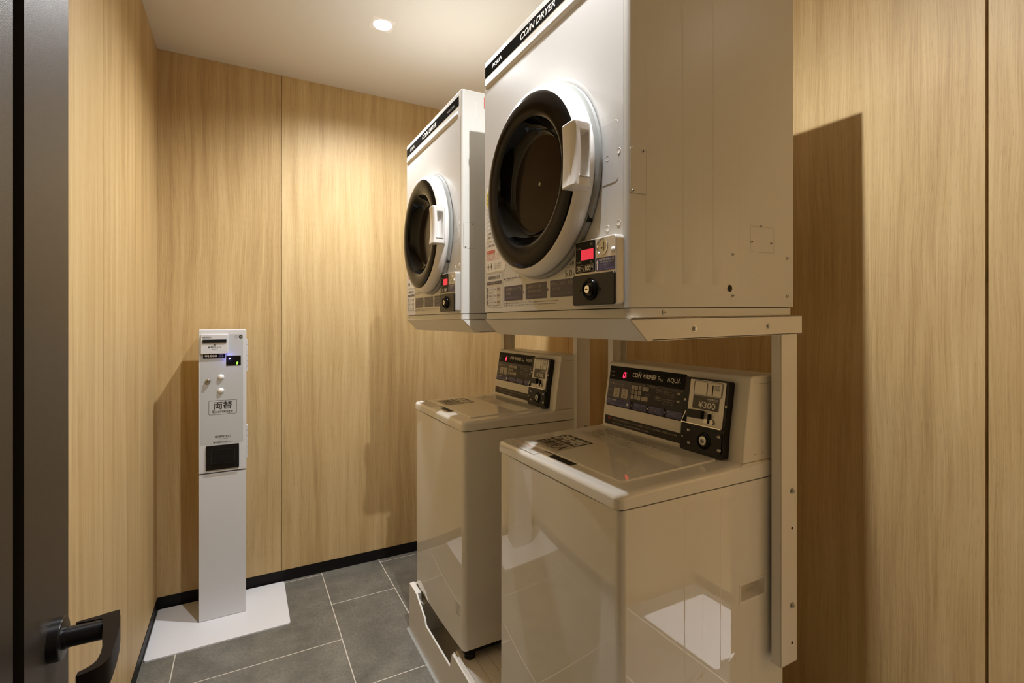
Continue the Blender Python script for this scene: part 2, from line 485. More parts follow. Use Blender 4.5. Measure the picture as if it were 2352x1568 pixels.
# entrance wall with the doorway, behind the camera
g = G(); g.pid = 51
DX0, DX1, DZ = -0.22, 0.66, 2.12
g.box(XL, DX0, YF - 0.08, YF, 0, CEIL, 'wood_x'); g.box(DX1, XR2, YF - 0.08, YF, 0, CEIL, 'wood_x'); g.box(DX0, DX1, YF - 0.08, YF, DZ, CEIL, 'wood_x')
struct(g.build('wall_front', 'wood_x'))
g = G(); g.box(DX0, DX0 + 0.025, YF - 0.09, YF + 0.005, 0, DZ); g.box(DX1 - 0.025, DX1, YF - 0.09, YF + 0.005, 0, DZ); g.box(DX0 + 0.025, DX1 - 0.025, YF - 0.09, YF + 0.005, DZ - 0.025, DZ)
struct(g.build('trim_1', 'door'))
g = G(); g.box(-1.2, 2.06, YF - 1.6, YF - 1.54, 0, CEIL); g.box(-1.26, -1.2, YF - 1.6, YF - 0.08, 0, CEIL); g.box(2.06, 2.12, YF - 1.6, YF - 0.08, 0, CEIL)
g.box(-1.26, XL - 0.08, YF - 0.08, YF, 0, CEIL)
struct(g.build('wall_hall', 'hall'))

g = G(); g.box(-1.26, 2.12, YF - 1.6, YB + 0.08, -0.06, 0.0)
struct(g.build('floor', 'tile'))
g = G()
HOLE = 0.040
# ceiling slab with square cut-outs above each lamp (the lamp housings fill them)
xs = sorted({-1.26, 2.12} | {q for x, y, _ in LAMPS for q in (x - 0.045, x + 0.045)})
ys = sorted({YF - 1.6, YB + 0.08} | {q for x, y, _ in LAMPS for q in (y - 0.045, y + 0.045)})
for i in range(len(xs) - 1):
    for j in range(len(ys) - 1):
        cx, cy = (xs[i] + xs[i + 1]) / 2, (ys[j] + ys[j + 1]) / 2
        if any(abs(cx - x) < 0.044 and abs(cy - y) < 0.044 for x, y, _ in LAMPS): continue
        z = CEIL
        g.add([(xs[i], ys[j], z), (xs[i], ys[j + 1], z), (xs[i + 1], ys[j + 1], z), (xs[i + 1], ys[j], z)], [(0, 1, 2, 3)])
        g.add([(xs[i], ys[j], z + .08), (xs[i], ys[j + 1], z + .08), (xs[i + 1], ys[j + 1], z + .08), (xs[i + 1], ys[j], z + .08)], [(3, 2, 1, 0)])
struct(g.build('ceiling', 'plaster'))

BBH = 0.056
g = G(); g.box(XL + 0.002, XR, YB - 0.002, YB + 0.018, 0, BBH); struct(g.build('baseboard_back', 'black'))
g = G(); g.box(XL - 0.018, XL + 0.002, YF, YB, 0, BBH); struct(g.build('baseboard_left', 'black'))
g = G(); g.box(XR - 0.002, XR + 0.018, YC, YB, 0, BBH); struct(g.build('baseboard_right', 'black'))
g = G(); g.box(XR + 0.002, XR2, YC - 0.016, YC, 0, BBH); struct(g.build('baseboard_return', 'black'))

# ------------------------------------------------------------------ downlights
def downlight(x, y, kind, label):
    root = empty('ceiling_downlight', (x, y, CEIL), label, 'ceiling light', None)
    g = G()
    # flat square flange closing the cut-out, round hole with a sloping reflector
    n = 48; sq = []
    for i in range(n):
        a = 2 * math.pi * i / n; c, s_ = math.cos(a), math.sin(a); k = 0.0458 / max(abs(c), abs(s_)); sq.append((x + c * k, y + s_ * k, CEIL))
    rg = [(x + 0.040 * math.cos(2 * math.pi * i / n), y + 0.040 * math.sin(2 * math.pi * i / n), CEIL - 0.001) for i in range(n)]
    g.add(sq + rg, [(i, n + i, n + (i + 1) % n, (i + 1) % n) for i in range(n)], None, False)
    g.lathe((x, y, CEIL), (0, 0, -1), [(0.040, 0.001), (0.038, 0.0015), (0.037, 0.0), (0.035, -0.012), (0.033, -0.02)], None, 48)
    g.build('trim_ring', 'lamp_ring', root, (x, y, CEIL))
    g = G(); g.disc((x, y, CEIL + 0.010), (0, 0, -1), 0.0352, None, 40)
    g.build('diffuser', 'lamp', root, (x, y, CEIL))
    ld = bpy.data.lights.new('lamp_light', 'SPOT'); ld.energy = LAMP_W[kind]; ld.color = LAMP_COL
    ld.spot_size = math.radians({'nook': 36, 'hall': 104, 'room': 158}[kind]); ld.spot_blend = {'nook': 0.4, 'hall': 0.5, 'room': 1.0}[kind]
    ld.shadow_soft_size = 0.016 if y > 1 else 0.008
    lo = bpy.data.objects.new('lamp_light', ld); COL.objects.link(lo); lo.parent = root; lo.location = (0, 0, -0.006)
    return root
downlight(*LAMPS[0], 'round recessed downlight in the ceiling in front of the rear dryer')
downlight(*LAMPS[1], 'round recessed downlight in the ceiling in front of the large near dryer')
downlight(*LAMPS[2], 'round recessed downlight in the ceiling of the entrance nook')
downlight(*LAMPS[3], 'added unseen fill light in the hall ceiling beyond the doorway')

# ------------------------------------------------------------------ door on the left
DXF = -0.19
door = G()
door.box(DXF - 0.04, DXF, -0.20, 0.6290, 0.008, 2.095); door.box(DXF - 0.04, DXF, 0.6560, 0.795, 0.008, 2.095); door.box(DXF - 0.04, DXF - 0.008, 0.629, 0.656, 0.008, 2.095, 'black')
dr = struct(door.build('door_1', 'door', None, (DXF, -0.2, 0)))
RY, RZ = 0.736, 0.967
g = G()
g.lathe((DXF, RY, RZ), (1, 0, 0), [(0.0228, 0), (0.0228, 0.0094), (0.0225, 0.0102), (0.0217, 0.0108), (0.0001, 0.0108)], 'handle', 48)
ro = g.build('handle_rose', 'handle', dr, (DXF, -0.2, 0))
g = G()
g.lathe((DXF + 0.0108, RY, RZ), (1, 0, 0), [(0.0122, 0), (0.0122, 0.003), (0.0110, 0.0034), (0.0114, 0.036), (0.0110, 0.0420)], 'handle', 32)
outer = [(-0.1315, 0.7485), (-0.1275, 0.7300), (-0.1245, 0.7080), (-0.1228, 0.6850), (-0.1220, 0.6600), (-0.1222, 0.6480), (-0.1240, 0.6400), (-0.1275, 0.6350), (-0.1335, 0.6310), (-0.1445, 0.6270)]
inner = [(-0.1445, 0.6345), (-0.1395, 0.6375), (-0.1350, 0.6420), (-0.1325, 0.6480), (-0.1318, 0.6600), (-0.1335, 0.6780), (-0.1375, 0.6950), (-0.1405, 0.7150), (-0.1450, 0.7340), (-0.1460, 0.7460)]
pts = [(p[0], p[1], 0.951) for p in outer + inner]
area = sum(pts[i][0] * pts[(i + 1) % len(pts)][1] - pts[(i + 1) % len(pts)][0] * pts[i][1] for i in range(len(pts)))
if area < 0: pts.reverse()
g.prism(pts, (0, 0, 0.0285), 'handle_plate')
wd = [(-0.1310, 0.7484), (-0.1700, 0.7420), (-0.1700, 0.7385), (-0.1460, 0.7365), (-0.1400, 0.7250), (-0.1330, 0.7050), (-0.1300, 0.7050)]
wd.reverse()
if sum(wd[i][0] * wd[(i + 1) % len(wd)][1] - wd[(i + 1) % len(wd)][0] * wd[i][1] for i in range(len(wd))) < 0: wd.reverse()
g.prism([(p[0], p[1], 0.9765) for p in wd], (0, 0, 0.0027), 'handle_plate')
g.build('door_handle', 'handle', dr, (DXF, -0.2, 0))

# ------------------------------------------------------------------ floor plates
g = G(); g.prism([(p[0], p[1], 0.0) for p in rrect(-0.344, 0.180, 2.363, 2.757, 0.012)], (0, 0, 0.006), topr=0.001)
tag(g.build('floor_plate', 'plate', None, (-0.08, 2.56, 0)), 'thin white steel floor plate under the coin changer in the back left corner', 'floor plate')
g = G(); g.prism([(p[0], p[1], 0.0) for p in rrect(1.57, 1.955, -0.157, 0.232, 0.012)], (0, 0, 0.006), topr=0.001)
tag(g.build('floor_plate', 'plate', None, (1.76, 0.04, 0)), 'white floor plate in the entrance nook, mirrored in the side of the near washer', 'floor plate')

# ------------------------------------------------------------------ coin changer
def changer():
    CX0, CX1, CY = -0.1755, 0.0095, 2.550
    root = empty('coin_changer', (-0.083, 2.62, 0.006), 'tall slim white bill to coin exchange machine in the back left corner', 'coin changer')
    O = (-0.083, 2.62, 0.006)
    F = Face((0, CY, 0), (1, 0, 0), (0, 0, 1), (0, -1, 0))
    g = G(); g.box(CX0 + 0.0, CX1 - 0.001, CY + 0.002, 2.700, 0.006, 0.651, b=0.004); g.build('pedestal', 'changer', root, O)
    g = G(); g.box(CX0, CX1, CY + 0.012, 2.700, 0.6545, 1.289, b=0.003); g.build('cabinet', 'changer', root, O)
    g = G(); g.box(CX0, CX1 + 0.001, CY, CY + 0.016, 0.656, 1.2885, b=0.0035)
    dr = g.build('front_door', 'changer', root, O)
    g = G(); g.poly(F, rrect(-0.1691, -0.0032, 0.7803, 1.268, 0.004), 'changer_grey', 0.0003)
    # print on the grey sheet
    g.text(F, '両替', -0.1186, -0.0446, 0.9345, 0.9690, 'ink', bold=0.012)
    g.text(F, 'Exchange', -0.1215, -0.0435, 0.9155, 0.9310, 'ink', bold=0.008)
    g.outline(F, -0.1359, -0.0281, 0.9115, 0.9742, 0.0012, 'ink', 0.0006, 0.003)
    g.text(F, '硬貨取出口', -0.1132, -0.0517, 0.8085, 0.8185, 'ink', bold=0.01)
    g.text(F, 'Coin Outlet', -0.0985, -0.0630, 0.8015, 0.8060, 'ink')
    g.text(F, '¥100×10', -0.1195, -0.0675, 0.7845, 0.7925, 'ink', bold=0.02)
    g.text(F, 'Coins', -0.0650, -0.0490, 0.7860, 0.7910, 'ink')
    # two round quality marks top right
    g.disc(F.p(-0.0295, 1.2560), F.N, 0.0068, 'ink_soft', 24, 0.0005); g.disc(F.p(-0.0295, 1.2560), F.N, 0.0058, 'changer_grey', 24, 0.0007)
    g.outline(F, -0.0322, -0.0268, 1.2535, 1.2585, 0.0007, 'ink_soft', 0.0009, 0.0024)
    g.disc(F.p(-0.0125, 1.2560), F.N, 0.0078, 'ink', 24, 0.0006)
    for k in range(3): g.rect(F, -0.0165, -0.0085, 1.2535 + k * 0.0022, 1.2545 + k * 0.0022, 'paper_dim', 0.0008)
    g.build('front_print', 'changer_grey', root, O)
    g = G(); g.poly(F, rrect(-0.1658, -0.0610, 1.1820, 1.2680, 0.004), 'changer', 0.0, 0.012, topr=0.002)
    F2 = Face((0, CY - 0.012, 0), (1, 0, 0), (0, 0, 1), (0, -1, 0))
    bill = g.build('bill_acceptor', 'changer', root, O)
    g = G(); g.rect(F2, -0.1580, -0.0680, 1.2305, 1.2455, 'black', 0.0002, 0.0, 0.003); g.build('bill_slot', 'black', bill, (0, 0, 0)); bpy.data.objects['bill_slot'].data.transform(Matrix.Translation(-Vector(O)))
    g = G()
    g.poly(F2, [(-0.1185, 1.2195), (-0.1085, 1.2195), (-0.1135, 1.2250)], 'ink', 0.0004)
    g.text(F2, '紙幣挿入口', -0.1380, -0.0890, 1.2075, 1.2160, 'ink', bold=0.01)
    g.text(F2, 'Bill Inlet', -0.1230, -0.1035, 1.2010, 1.2040, 'ink')
    g.build('slot_print', 'ink', bill, O)
    g = G(); g.text(F2, 'SEURICA', -0.1590, -0.1250, 1.2525, 1.2585, 'ink_soft', bold=0.02)
    n = 28
    g.add([F2.p(-0.1420 + 0.0125 * math.cos(2 * math.pi * i / n), 1.2558 + 0.0065 * math.sin(2 * math.pi * i / n), 0.0006) for i in range(n)] + [F2.p(-0.1420 + 0.0116 * math.cos(2 * math.pi * i / n), 1.2558 + 0.0058 * math.sin(2 * math.pi * i / n), 0.0006) for i in range(n)], [(i, (i + 1) % n, n + (i + 1) % n, n + i) for i in range(n)], 'ink_soft')
    g.build('maker_mark', 'ink_soft', bill, O)
    # yen strip
    g = G(); g.rect(F, -0.1573, -0.0740, 1.1620, 1.1830, 'panel_dark2', 0.0010)
    g.text(F, '¥1000', -0.1515, -0.1045, 1.1675, 1.1785, 'paper', 0.0014, bold=0.03)
    g.text(F, '専用', -0.0985, -0.0805, 1.1735, 1.1805, 'paper_blue', 0.0014); g.text(F, 'Only', -0.0985, -0.0790, 1.1655, 1.1715, 'paper_blue', 0.0014)
    g.build('price_strip', 'panel_dark2', root, O)
    # display
    g = G(); g.rect(F, -0.0690, -0.0119, 1.1273, 1.1715, 'gloss_black', 0.0, 0.001, 0.0015); ds = g.build('display', 'gloss_black', root, O)
    F3 = Face((0, CY - 0.002, 0), (1, 0, 0), (0, 0, 1), (0, -1, 0))
    g = G(); g.text(F3, '0', -0.0300, -0.0225, 1.1315, 1.1435, 'green_digit', shear=0.2, bold=0.02); g.build('digit', 'green_digit', ds, O)
    g = G(); g.dome(F3.p(-0.0563, 1.1588), F.N, 0.0030, 0.0022, 'blue_led'); g.build('indicator_light', 'blue_led', ds, O)
    ld = bpy.data.lights.new('indicator_glow', 'POINT'); ld.energy = 0.035; ld.color = (0.15, 0.18, 1.0); ld.shadow_soft_size = 0.003
    lo = bpy.data.objects.new('indicator_glow', ld); COL.objects.link(lo); lo.parent = ds; lo.location = Vector((-0.0563, CY - 0.009, 1.1588)) - Vector(O)
    # lock and buttons
    g = G(); g.cyl(F.p(-0.1386, 1.0626), F.N, 0.0105, 0.010, 'chrome', 28, 0.002); g.cyl(F.p(-0.1386, 1.0626, 0.010), F.N, 0.0066, 0.004, 'nickel', 24, 0.001)
    g.rect(F, -0.1400, -0.1372, 1.0595, 1.0657, 'black', 0.0144); lk = g.build('lock', 'chrome', root, O)
    for z in (1.0776, 1.0170):
        g = G(); g.dome(F.p(-0.0895, z), F.N, 0.0125, 0.010, 'plastic', 28); g.build('push_button', 'plastic', root, O)
    # coin outlet
    g = G()
    o = rrect(-0.1461, -0.0190, 0.6690, 0.7758, 0.003); i_ = rrect(-0.1254, -0.0368, 0.6930, 0.7560, 0.001)
    F4 = F
    n = len(o)
    g.prism([F.p(p[0], p[1], 0.0) for p in o], F.N * 0.006, 'black_plastic', topr=0.001)
    g.outline(F, -0.1262, -0.0360, 0.6925, 0.7565, 0.0008, 'panel_mid', 0.0064, 0.002)
    g.rect(F, -0.1254, -0.0368, 0.6930, 0.7560, 'black', 0.0066)
    g.rect(F, -0.1254, -0.0368, 0.6950, 0.6975, 'black_plastic', 0.0068, 0, 0.005)
    g.build('coin_outlet', 'black_plastic', root, O)
    for z0, z1 in ((1.0978, 1.2436), (0.7061, 0.8541)):
        g = G(); g.box(CX1 + 0.001, CX1 + 0.0055, CY + 0.004, CY + 0.022, z0, z1, b=0.001)
        for k in range(1, 6): g.box(CX1 + 0.001, CX1 + 0.0057, CY + 0.0035, CY + 0.0225, z0 + (z1 - z0) * k / 6 - 0.0006, z0 + (z1 - z0) * k / 6 + 0.0006, 'ink_soft')
        g.build('hinge', 'changer', root, O)
changer()

# ------------------------------------------------------------------ helpers for machines
def screw(g, F, u, v, r=0.0042, m='nickel'):
    g.cyl(F.p(u, v), F.N, r * 1.25, 0.0006, m, 16)
    g.dome(F.p(u, v, 0.0006), F.N, r, 0.0022, m, 14)
    g.rect(F, u - r * .55, u + r * .55, v - r * .14, v + r * .14, 'ink', 0.0029)
    g.rect(F, u - r * .14, u + r * .14, v - r * .55, v + r * .55, 'ink', 0.0029)
def emboss(g, F, u0, u1, v0, v1, h, w, m, taper=0.0):
    a = [(u0, v0), (u1, v0), (u1, v1), (u0, v1)]
    b = [(u0 + w, v0 + w + taper), (u1 - w, v0 + w + taper), (u1 - w, v1 - w - taper), (u0 + w, v1 - w - taper)]
    g.add([F.p(*p, 0) for p in a] + [F.p(*p, h) for p in b], [(0, 1, 5, 4), (1, 2, 6, 5), (2, 3, 7, 6), (3, 0, 4, 7), (4, 5, 6, 7)], m)

def cut_box(src, x0, x1, y0, y1, z0, z1):
    """the collected solid with a box-shaped pocket cut out of it"""
    me = bpy.data.meshes.new('a'); me.from_pydata([v[:] for v in src.v], [], src.f)
    bm = bmesh.new(); bm.from_mesh(me); bmesh.ops.remove_doubles(bm, verts=bm.verts, dist=1e-6); bmesh.ops.recalc_face_normals(bm, faces=bm.faces[:]); bm.to_mesh(me); bm.free()
    a = bpy.data.objects.new('a', me); COL.objects.link(a)
    c = G(); c.box(x0, x1, y0, y1, z0, z1, b=0.004, seg=3)
    mc = bpy.data.meshes.new('b'); mc.from_pydata([v[:] for v in c.v], [], c.f)
    bm = bmesh.new(); bm.from_mesh(mc); bmesh.ops.recalc_face_normals(bm, faces=bm.faces[:]); bm.to_mesh(mc); bm.free()
    b = bpy.data.objects.new('b', mc); COL.objects.link(b)
    md = a.modifiers.new('cut', 'BOOLEAN'); md.operation = 'DIFFERENCE'; md.solver = 'EXACT'; md.object = b
    r = bpy.data.meshes.new_from_object(a.evaluated_get(bpy.context.evaluated_depsgraph_get()))
    out = G(); out.add([v.co.copy() for v in r.vertices], [tuple(p.vertices) for p in r.polygons], src.m[0], True)
    for o in (a, b): bpy.data.objects.remove(o)
    return out

# ------------------------------------------------------------------ coin dryer (written in the coordinates of the near one)
DO = Vector((0.64, 0.719, 1.333))
DY0, DY1, DXB, DZT = 0.719, 1.349, 1.160, 2.106
def dshear(v):      # the machines sit slightly nose-down
    return Vector((v.x, v.y, v.z + 0.0165 * (v.x - 0.64)))
FF = Face((0.64, 0, 0), (0, -1, 0), (0, 0, 1), (-1, 0, 0))     # u = -y
FS = Face((0, DY0, 0), (1, 0, 0), (0, 0, 1), (0, -1, 0))       # u = x
def make_dryer():
    root = empty('coin_dryer', DO, '', 'dryer')
    def B(g, name, m, parent=root): return g.build(name, m, parent, DO, dshear)
    g = G()
    g.vbox(0.64, DXB, DY0, DY1, 1.3525, DZT, 0.010, 'steel', (1, 0, 0, 0), 6, topr=0.004)
    # embossed strips of the side panel
    for a, b in ((0.687, 0.737), (0.787, 0.839), (0.878, 0.920), (0.961, 1.120)):
        emboss(g, FS, a, b, 1.400, 2.07, 0.0010, 0.0026, 'steel', 0.060)
    # ridge under the top band
    y0, y1 = 0.750, 1.345
    r = [(0.64, 2.0215), (0.6372, 2.0260), (0.6358, 2.0300), (0.6366, 2.0345), (0.64, 2.0420)]
    vs = [Vector((x, y, z)) for y in (y0, y0 + 0.020, y1 - 0.006, y1) for x, z in r]
    for k in (0, 3):
        for i in range(5): vs[k * 5 + i].x = 0.6399
    g.add(vs, [(k * 5 + i, k * 5 + i + 1, (k + 1) * 5 + i + 1, (k + 1) * 5 + i) for k in range(3) for i in range(4)], 'steel', True)
    body = B(g, 'cabinet', 'steel')
    # pearl front sheet with raised area round the door
    g = G(); g.poly(FF, [(-DY1 + 0.001, 1.353), (-DY0 - 0.0105, 1.353), (-DY0 - 0.0105, 2.0175), (-DY1 + 0.001, 2.0175)], 'steel_front', 0.0003)
    g.lathe((0.64, 1.018, 1.661), (-1, 0, 0), [(0.236, 0.0003), (0.232, 0.0010), (0.222, 0.0010)], 'steel_front', 72)
    g.poly(FF, rrect(-0.800, -0.744, 1.600, 1.722, 0.010), 'steel_front', 0.0003, 0.0004, topr=0.0003)
    for (u, v) in ((-0.776, 1.652), (-0.7425, 1.658), (-0.776, 1.512), (-0.7425, 1.518)):
        g.lathe(FF.p(u, v, 0.0), FF.N, [(0.0058, 0.0003), (0.0055, 0.0009), (0.0045, 0.0006), (0.0001, 0.0006)], 'plastic', 20)
    B(g, 'front_panel', 'steel_front')
    # base
    g = G(); g.vbox(0.6415, DXB - 0.002, DY0 + 0.001, DY1 - 0.001, 1.3335, 1.3505, 0.010, 'steel', (1, 1, 1, 1), 5)
    g.box(0.646, DXB - 0.008, DY0 + 0.006, DY1 - 0.006, 1.350, 1.353, 'black')
    screw(g, FS, 0.7367, 1.3425, 0.0038); B(g, 'base_tray', 'steel')
    # service plates and screws on the side
    g = G()
    g.outline(FS, 0.6465, 0.6880, 1.5715, 1.6590, 0.0005, 'ink_soft', 0.0006, 0.003)
    g.rect(FS, 0.6472, 0.6870, 1.5722, 1.6582, 'steel', 0.0, 0.003, 0.0012)
    B(g, 'service_plate', 'steel')
    g = G(); g.outline(FS, 1.000, 1.0835, 1.4768, 1.5352, 0.0005, 'ink_soft', 0.0014, 0.003); B(g, 'plate_seam', 'ink_soft')
    for (u, v) in ((0.679, 1.6545), (0.6535, 1.576), (1.0375, 1.536), (1.0052, 1.4995), (1.0739, 1.4995), (0.9417, 1.468), (0.9417, 1.3775), (1.1366, 1.468), (1.1366, 1.378)):
        g = G(); screw(g, FS, u, v, 0.0036); B(g, 'screw', 'nickel')
    g = G(); g.disc(FS.p(0.9317, 1.3935), FS.N, 0.0075, 'black', 24, 0.0006); B(g, 'cable_hole', 'black')
    g = G(); g.rect(FS, 0.722, 0.800, 2.052, 2.090, 'ink_red', 0.0016); B(g, 'red_label', 'ink_red')
    # black title band
    g = G(); g.rect(FF, -1.3475, -0.7440, 2.0565, 2.0895, 'band_black', 0.0004)
    g.text(FF, 'ΛQUΛ', -1.2970, -1.2360, 2.0640, 2.0785, 'paper', 0.0011, bold=0.01)
    g.text(FF, 'COⅠN', -1.1300, -1.0600, 2.0640, 2.0815, 'paper', 0.0011, bold=0.015, shear=0.25) if False else None
    g.text(FF, 'CO/N DRYER', -1.1300, -0.9640, 2.0635, 2.0805, 'paper', 0.0011, bold=0.022, shear=0.22)
    g.disc(FF.p(-1.0830, 2.0842), FF.N, 0.0014, 'paper', 10, 0.0011)
    g.text(FF, 'MCD-CK45', -0.8500, -0.7830, 2.0660, 2.0735, 'paper_dim', 0.0011)
    B(g, 'title_band', 'panel_dark2')
    # stickers and print on the left side
    g = G()
    g.poly(FF, [(-1.338, 1.470), (-1.222, 1.470), (-1.214, 1.478), (-1.216, 1.520), (-1.240, 1.560), (-1.262, 1.610), (-1.270, 1.660), (-1.268, 1.712), (-1.282, 1.722), (-1.338, 1.722)], 'paper', 0.0006)
    g.rect(FF, -1.334, -1.276, 1.668, 1.708, 'yellow', 0.0009)
    for k in range(3): g.text(FF, ('警告', '火気厳禁', '引火注意')[k], -1.331, -1.282, 1.6945 - k * 0.0115, 1.7025 - k * 0.0115, 'ink', 0.0012)
    rows = ['ガソリン・シンナー', '油類の付着した物は', 'ドラムに入れない', '発火・爆発の原因', 'お子様をドラムに', '入れない閉じ込め', '運転中はドアを', '開けないでください', 'やけどに注意', '取扱注意']
    for k, t in enumerate(rows):
        z = 1.655 - k * 0.0122
        w = 0.055 if k < 4 else 0.062 + (k - 4) * 0.004
        g.disc(FF.p(-1.328, z + 0.003), FF.N, 0.0036, 'ink', 12, 0.0010); g.disc(FF.p(-1.328, z + 0.003), FF.N, 0.0028, 'paper', 12, 0.0012)
        g.text(FF, t, -1.321, -1.321 + w, z, z + 0.0066, 'ink', 0.0009)
    g.rect(FF, -1.333, -1.280, 1.5255, 1.5345, 'ink_red', 0.0009, 0.003); g.text(FF, '洗濯できないもの', -1.330, -1.284, 1.5272, 1.5328, 'paper', 0.0012)
    for k in range(3): g.text(FF, ('油が付着した衣類・ゴム製品は', '乾燥機に入れないでください', '火災の原因になります')[k], -1.333, -1.238 + k * -0.006, 1.5185 - k * 0.0068, 1.5232 - k * 0.0068, 'ink_red', 0.0009)
    for a in (-1.325, -1.305):
        g.rect(FF, a, a + 0.004, 1.478, 1.496, 'ink_soft', 0.0009); g.rect(FF, a - 0.004, a + 0.008, 1.485, 1.488, 'ink', 0.0010)
    g.text(FF, '→', -1.318, -1.310, 1.484, 1.489, 'ink', 0.0009)
    for k in range(3): g.text(FF, ('ファスナーは閉めて', 'ボタンは留めて', '入れてください')[k], -1.285, -1.240, 1.490 - k * 0.006, 1.494 - k * 0.006, 'ink', 0.0009)
    B(g, 'warning_sticker', 'paper')
    g = G()
    g.outline(FF, -1.338, -1.2300, 1.3655, 1.4660, 0.0008, 'ink_soft', 0.0006, 0.005)
    g.text(FF, '乾燥時間の目安', -1.322, -1.248, 1.4480, 1.4585, 'ink', bold=0.01)
    g.rect(FF, -1.331, -1.238, 1.4335, 1.4420, 'blue_dark', 0.0007); g.text(FF, '衣類の種類と量  時間  料金', -1.328, -1.241, 1.4355, 1.4400, 'paper_dim', 0.0010)
    for k, t in enumerate(('Tシャツ 10枚', '作業着 4枚', 'シーツ 2枚')):
        z = 1.4155 - k * 0.0185
        g.rect(FF, -1.331, -1.327, z - 0.0045, z + 0.011, 'blue_dark', 0.0007)
        g.outline(FF, -1.324, -1.292, z - 0.0045, z + 0.0105, 0.0006, 'ink_soft', 0.0007, 0.002)
        g.text(FF, t, -1.321, -1.295, z + 0.0005, z + 0.0055, 'ink'); g.text(FF, ('40分', '60分', '80分')[k], -1.286, -1.274, z + 0.001, z + 0.0055, 'ink')
        g.rect(FF, -1.268, -1.246, z - 0.004, z + 0.010, 'keycap', 0.0006); g.text(FF, ('200円', '300円', '400円')[k], -1.266, -1.249, z + 0.001, z + 0.0055, 'ink', 0.0009)
    g.text(FF, '湿り具合により時間が異なります', -1.330, -1.242, 1.3700, 1.3735, 'ink')
    B(g, 'drying_time_table', 'paper')
    g = G()
    g.text(FF, '乾燥容量', -0.9220, -0.8900, 1.4510, 1.4590, 'ink', bold=0.01); g.text(FF, 'Dryer Capacity', -0.9180, -0.8900, 1.4455, 1.4488, 'ink')
    g.text(FF, '5.0', -0.9250, -0.8970, 1.4265, 1.4415, 'ink'); g.text(FF, 'kg', -0.8940, -0.8760, 1.4235, 1.4360, 'ink')
    g.text(FF, '■ ドアの開閉で運転が停止します。', -1.2235, -1.1240, 1.4410, 1.4455, 'ink', bold=0.01); g.text(FF, 'Coin Dryer Guide', -1.2180, -1.1700, 1.4365, 1.4392, 'ink')
    for (a, b, l1, l2, l3) in ((-1.2206, -1.1178, '1 洗濯物を入れドアを', '閉める', 'Load laundry and close door'), (-1.1024, -1.0015, '2 硬貨を入れる', '運転を開始します', 'Insert coins to start the cycle'), (-0.9866, -0.8660, '3 停止したあと洗濯物を', '取り出す', 'Unload laundry after completion of cycle')):
        g.rect(FF, a, b, 1.3825, 1.4225, 'blue_dark', 0.0007, 0.0015)
        g.text(FF, l1, a + 0.004, a + 0.004 + min(0.9 * (b - a), len(l1) * 0.0088), 1.4095, 1.4180, 'paper_dim', 0.0010)
        g.text(FF, l2, a + 0.012, a + 0.012 + len(l2) * 0.0080, 1.3985, 1.4060, 'paper_dim', 0.0010)
        g.text(FF, l3, a + 0.012, b - 0.010, 1.3885, 1.3915, 'paper_blue', 0.0010)
    for a in (-1.1120, -0.9965): g.poly(FF, [(a - 0.002, 1.3985), (a + 0.0035, 1.4025), (a - 0.002, 1.4065)], 'ink', 0.0008)
    g.text(FF, '注意 ● 乾燥容量を超えて使用しないでください。 100 Yen coins ONLY. No return of other coins inserted.', -1.2235, -0.9500, 1.3735, 1.3775, 'ink')
    g.text(FF, '表示 ● ドラム内部フィルターの清掃は係員にお申し付けください。 Clean filter inside drum before use.', -1.2235, -0.9600, 1.3675, 1.3712, 'ink')
    B(g, 'step_print', 'ink')
    # ---------------- round door
    C = (0.64, 1.018, 1.658); A = (-1, 0, 0)
    g = G()
    g.lathe(C, A, [(0.2285, 0.003), (0.2285, 0.010), (0.222, 0.013), (0.214, 0.0135)], 'grey_gasket', 96)
    g.box(0.628, 0.637, 0.822, 0.834, 1.533, 1.556, 'black')
    gk = B(g, 'door_gasket', 'grey_gasket')
    g = G()
    g.lathe(C, A, [(0.219, 0.0135), (0.2225, 0.018), (0.2235, 0.024), (0.2225, 0.031), (0.219, 0.038), (0.2135, 0.0445), (0.2065, 0.049), (0.2045, 0.0495)], 'plastic', 96)
    dr = B(g, 'door', 'plastic')
    g = G()
    g.lathe(C, A, [(0.2048, 0.0480), (0.2035, 0.0505), (0.1990, 0.0532), (0.1920, 0.0552), (0.1830, 0.0564), (0.1720, 0.0564), (0.1620, 0.0552), (0.1545, 0.0530), (0.1500, 0.0495)], 'gloss_black', 96)
    rg = B(g, 'black_rim', 'gloss_black', dr)
    g = G()
    g.lathe(C, A, [(0.1500, 0.0495), (0.1490, 0.0470), (0.1420, 0.0330), (0.1340, 0.0220), (0.1270, 0.0170), (0.1255, 0.0175), (0.1235, 0.0180), (0.1200, 0.0150), (0.1150, 0.0130)], 'glass', 96)
    gl = B(g, 'door_glass', 'glass', dr)
    g = G(); g.lathe(C, A, [(0.1150, 0.0130), (0.0900, 0.0110), (0.0001, 0.0100)], 'drum', 72)
    g.disc((0.64 - 0.0102, 1.018, 1.658), A, 0.0048, 'paper_dim', 20, 0.0006)
    B(g, 'inner_disc', 'drum', dr)
    # handle block with a grip pocket on its side
    g = G()
    z0, z1 = 1.5925, 1.7195
    def rail(zc0, zc1):
        outl = [(0.5700, 0.8270), (0.5665, 0.8240), (0.5640, 0.8000), (0.5645, 0.7870), (0.5680, 0.7805), (0.5770, 0.7795), (0.5985, 0.7800), (0.6030, 0.7840), (0.6120, 0.8000), (0.6240, 0.8250)]
        return outl
    N_ = 14
    prof = []
    for k in range(N_ + 1):
        t = k / N_; z = z0 + (z1 - z0) * t
        bow = 0.0045 * (2 * t - 1) ** 2            # front edge is concave in the middle
        prof.append((z, bow))
    base = rail(0, 0); n = len(base); vs = []
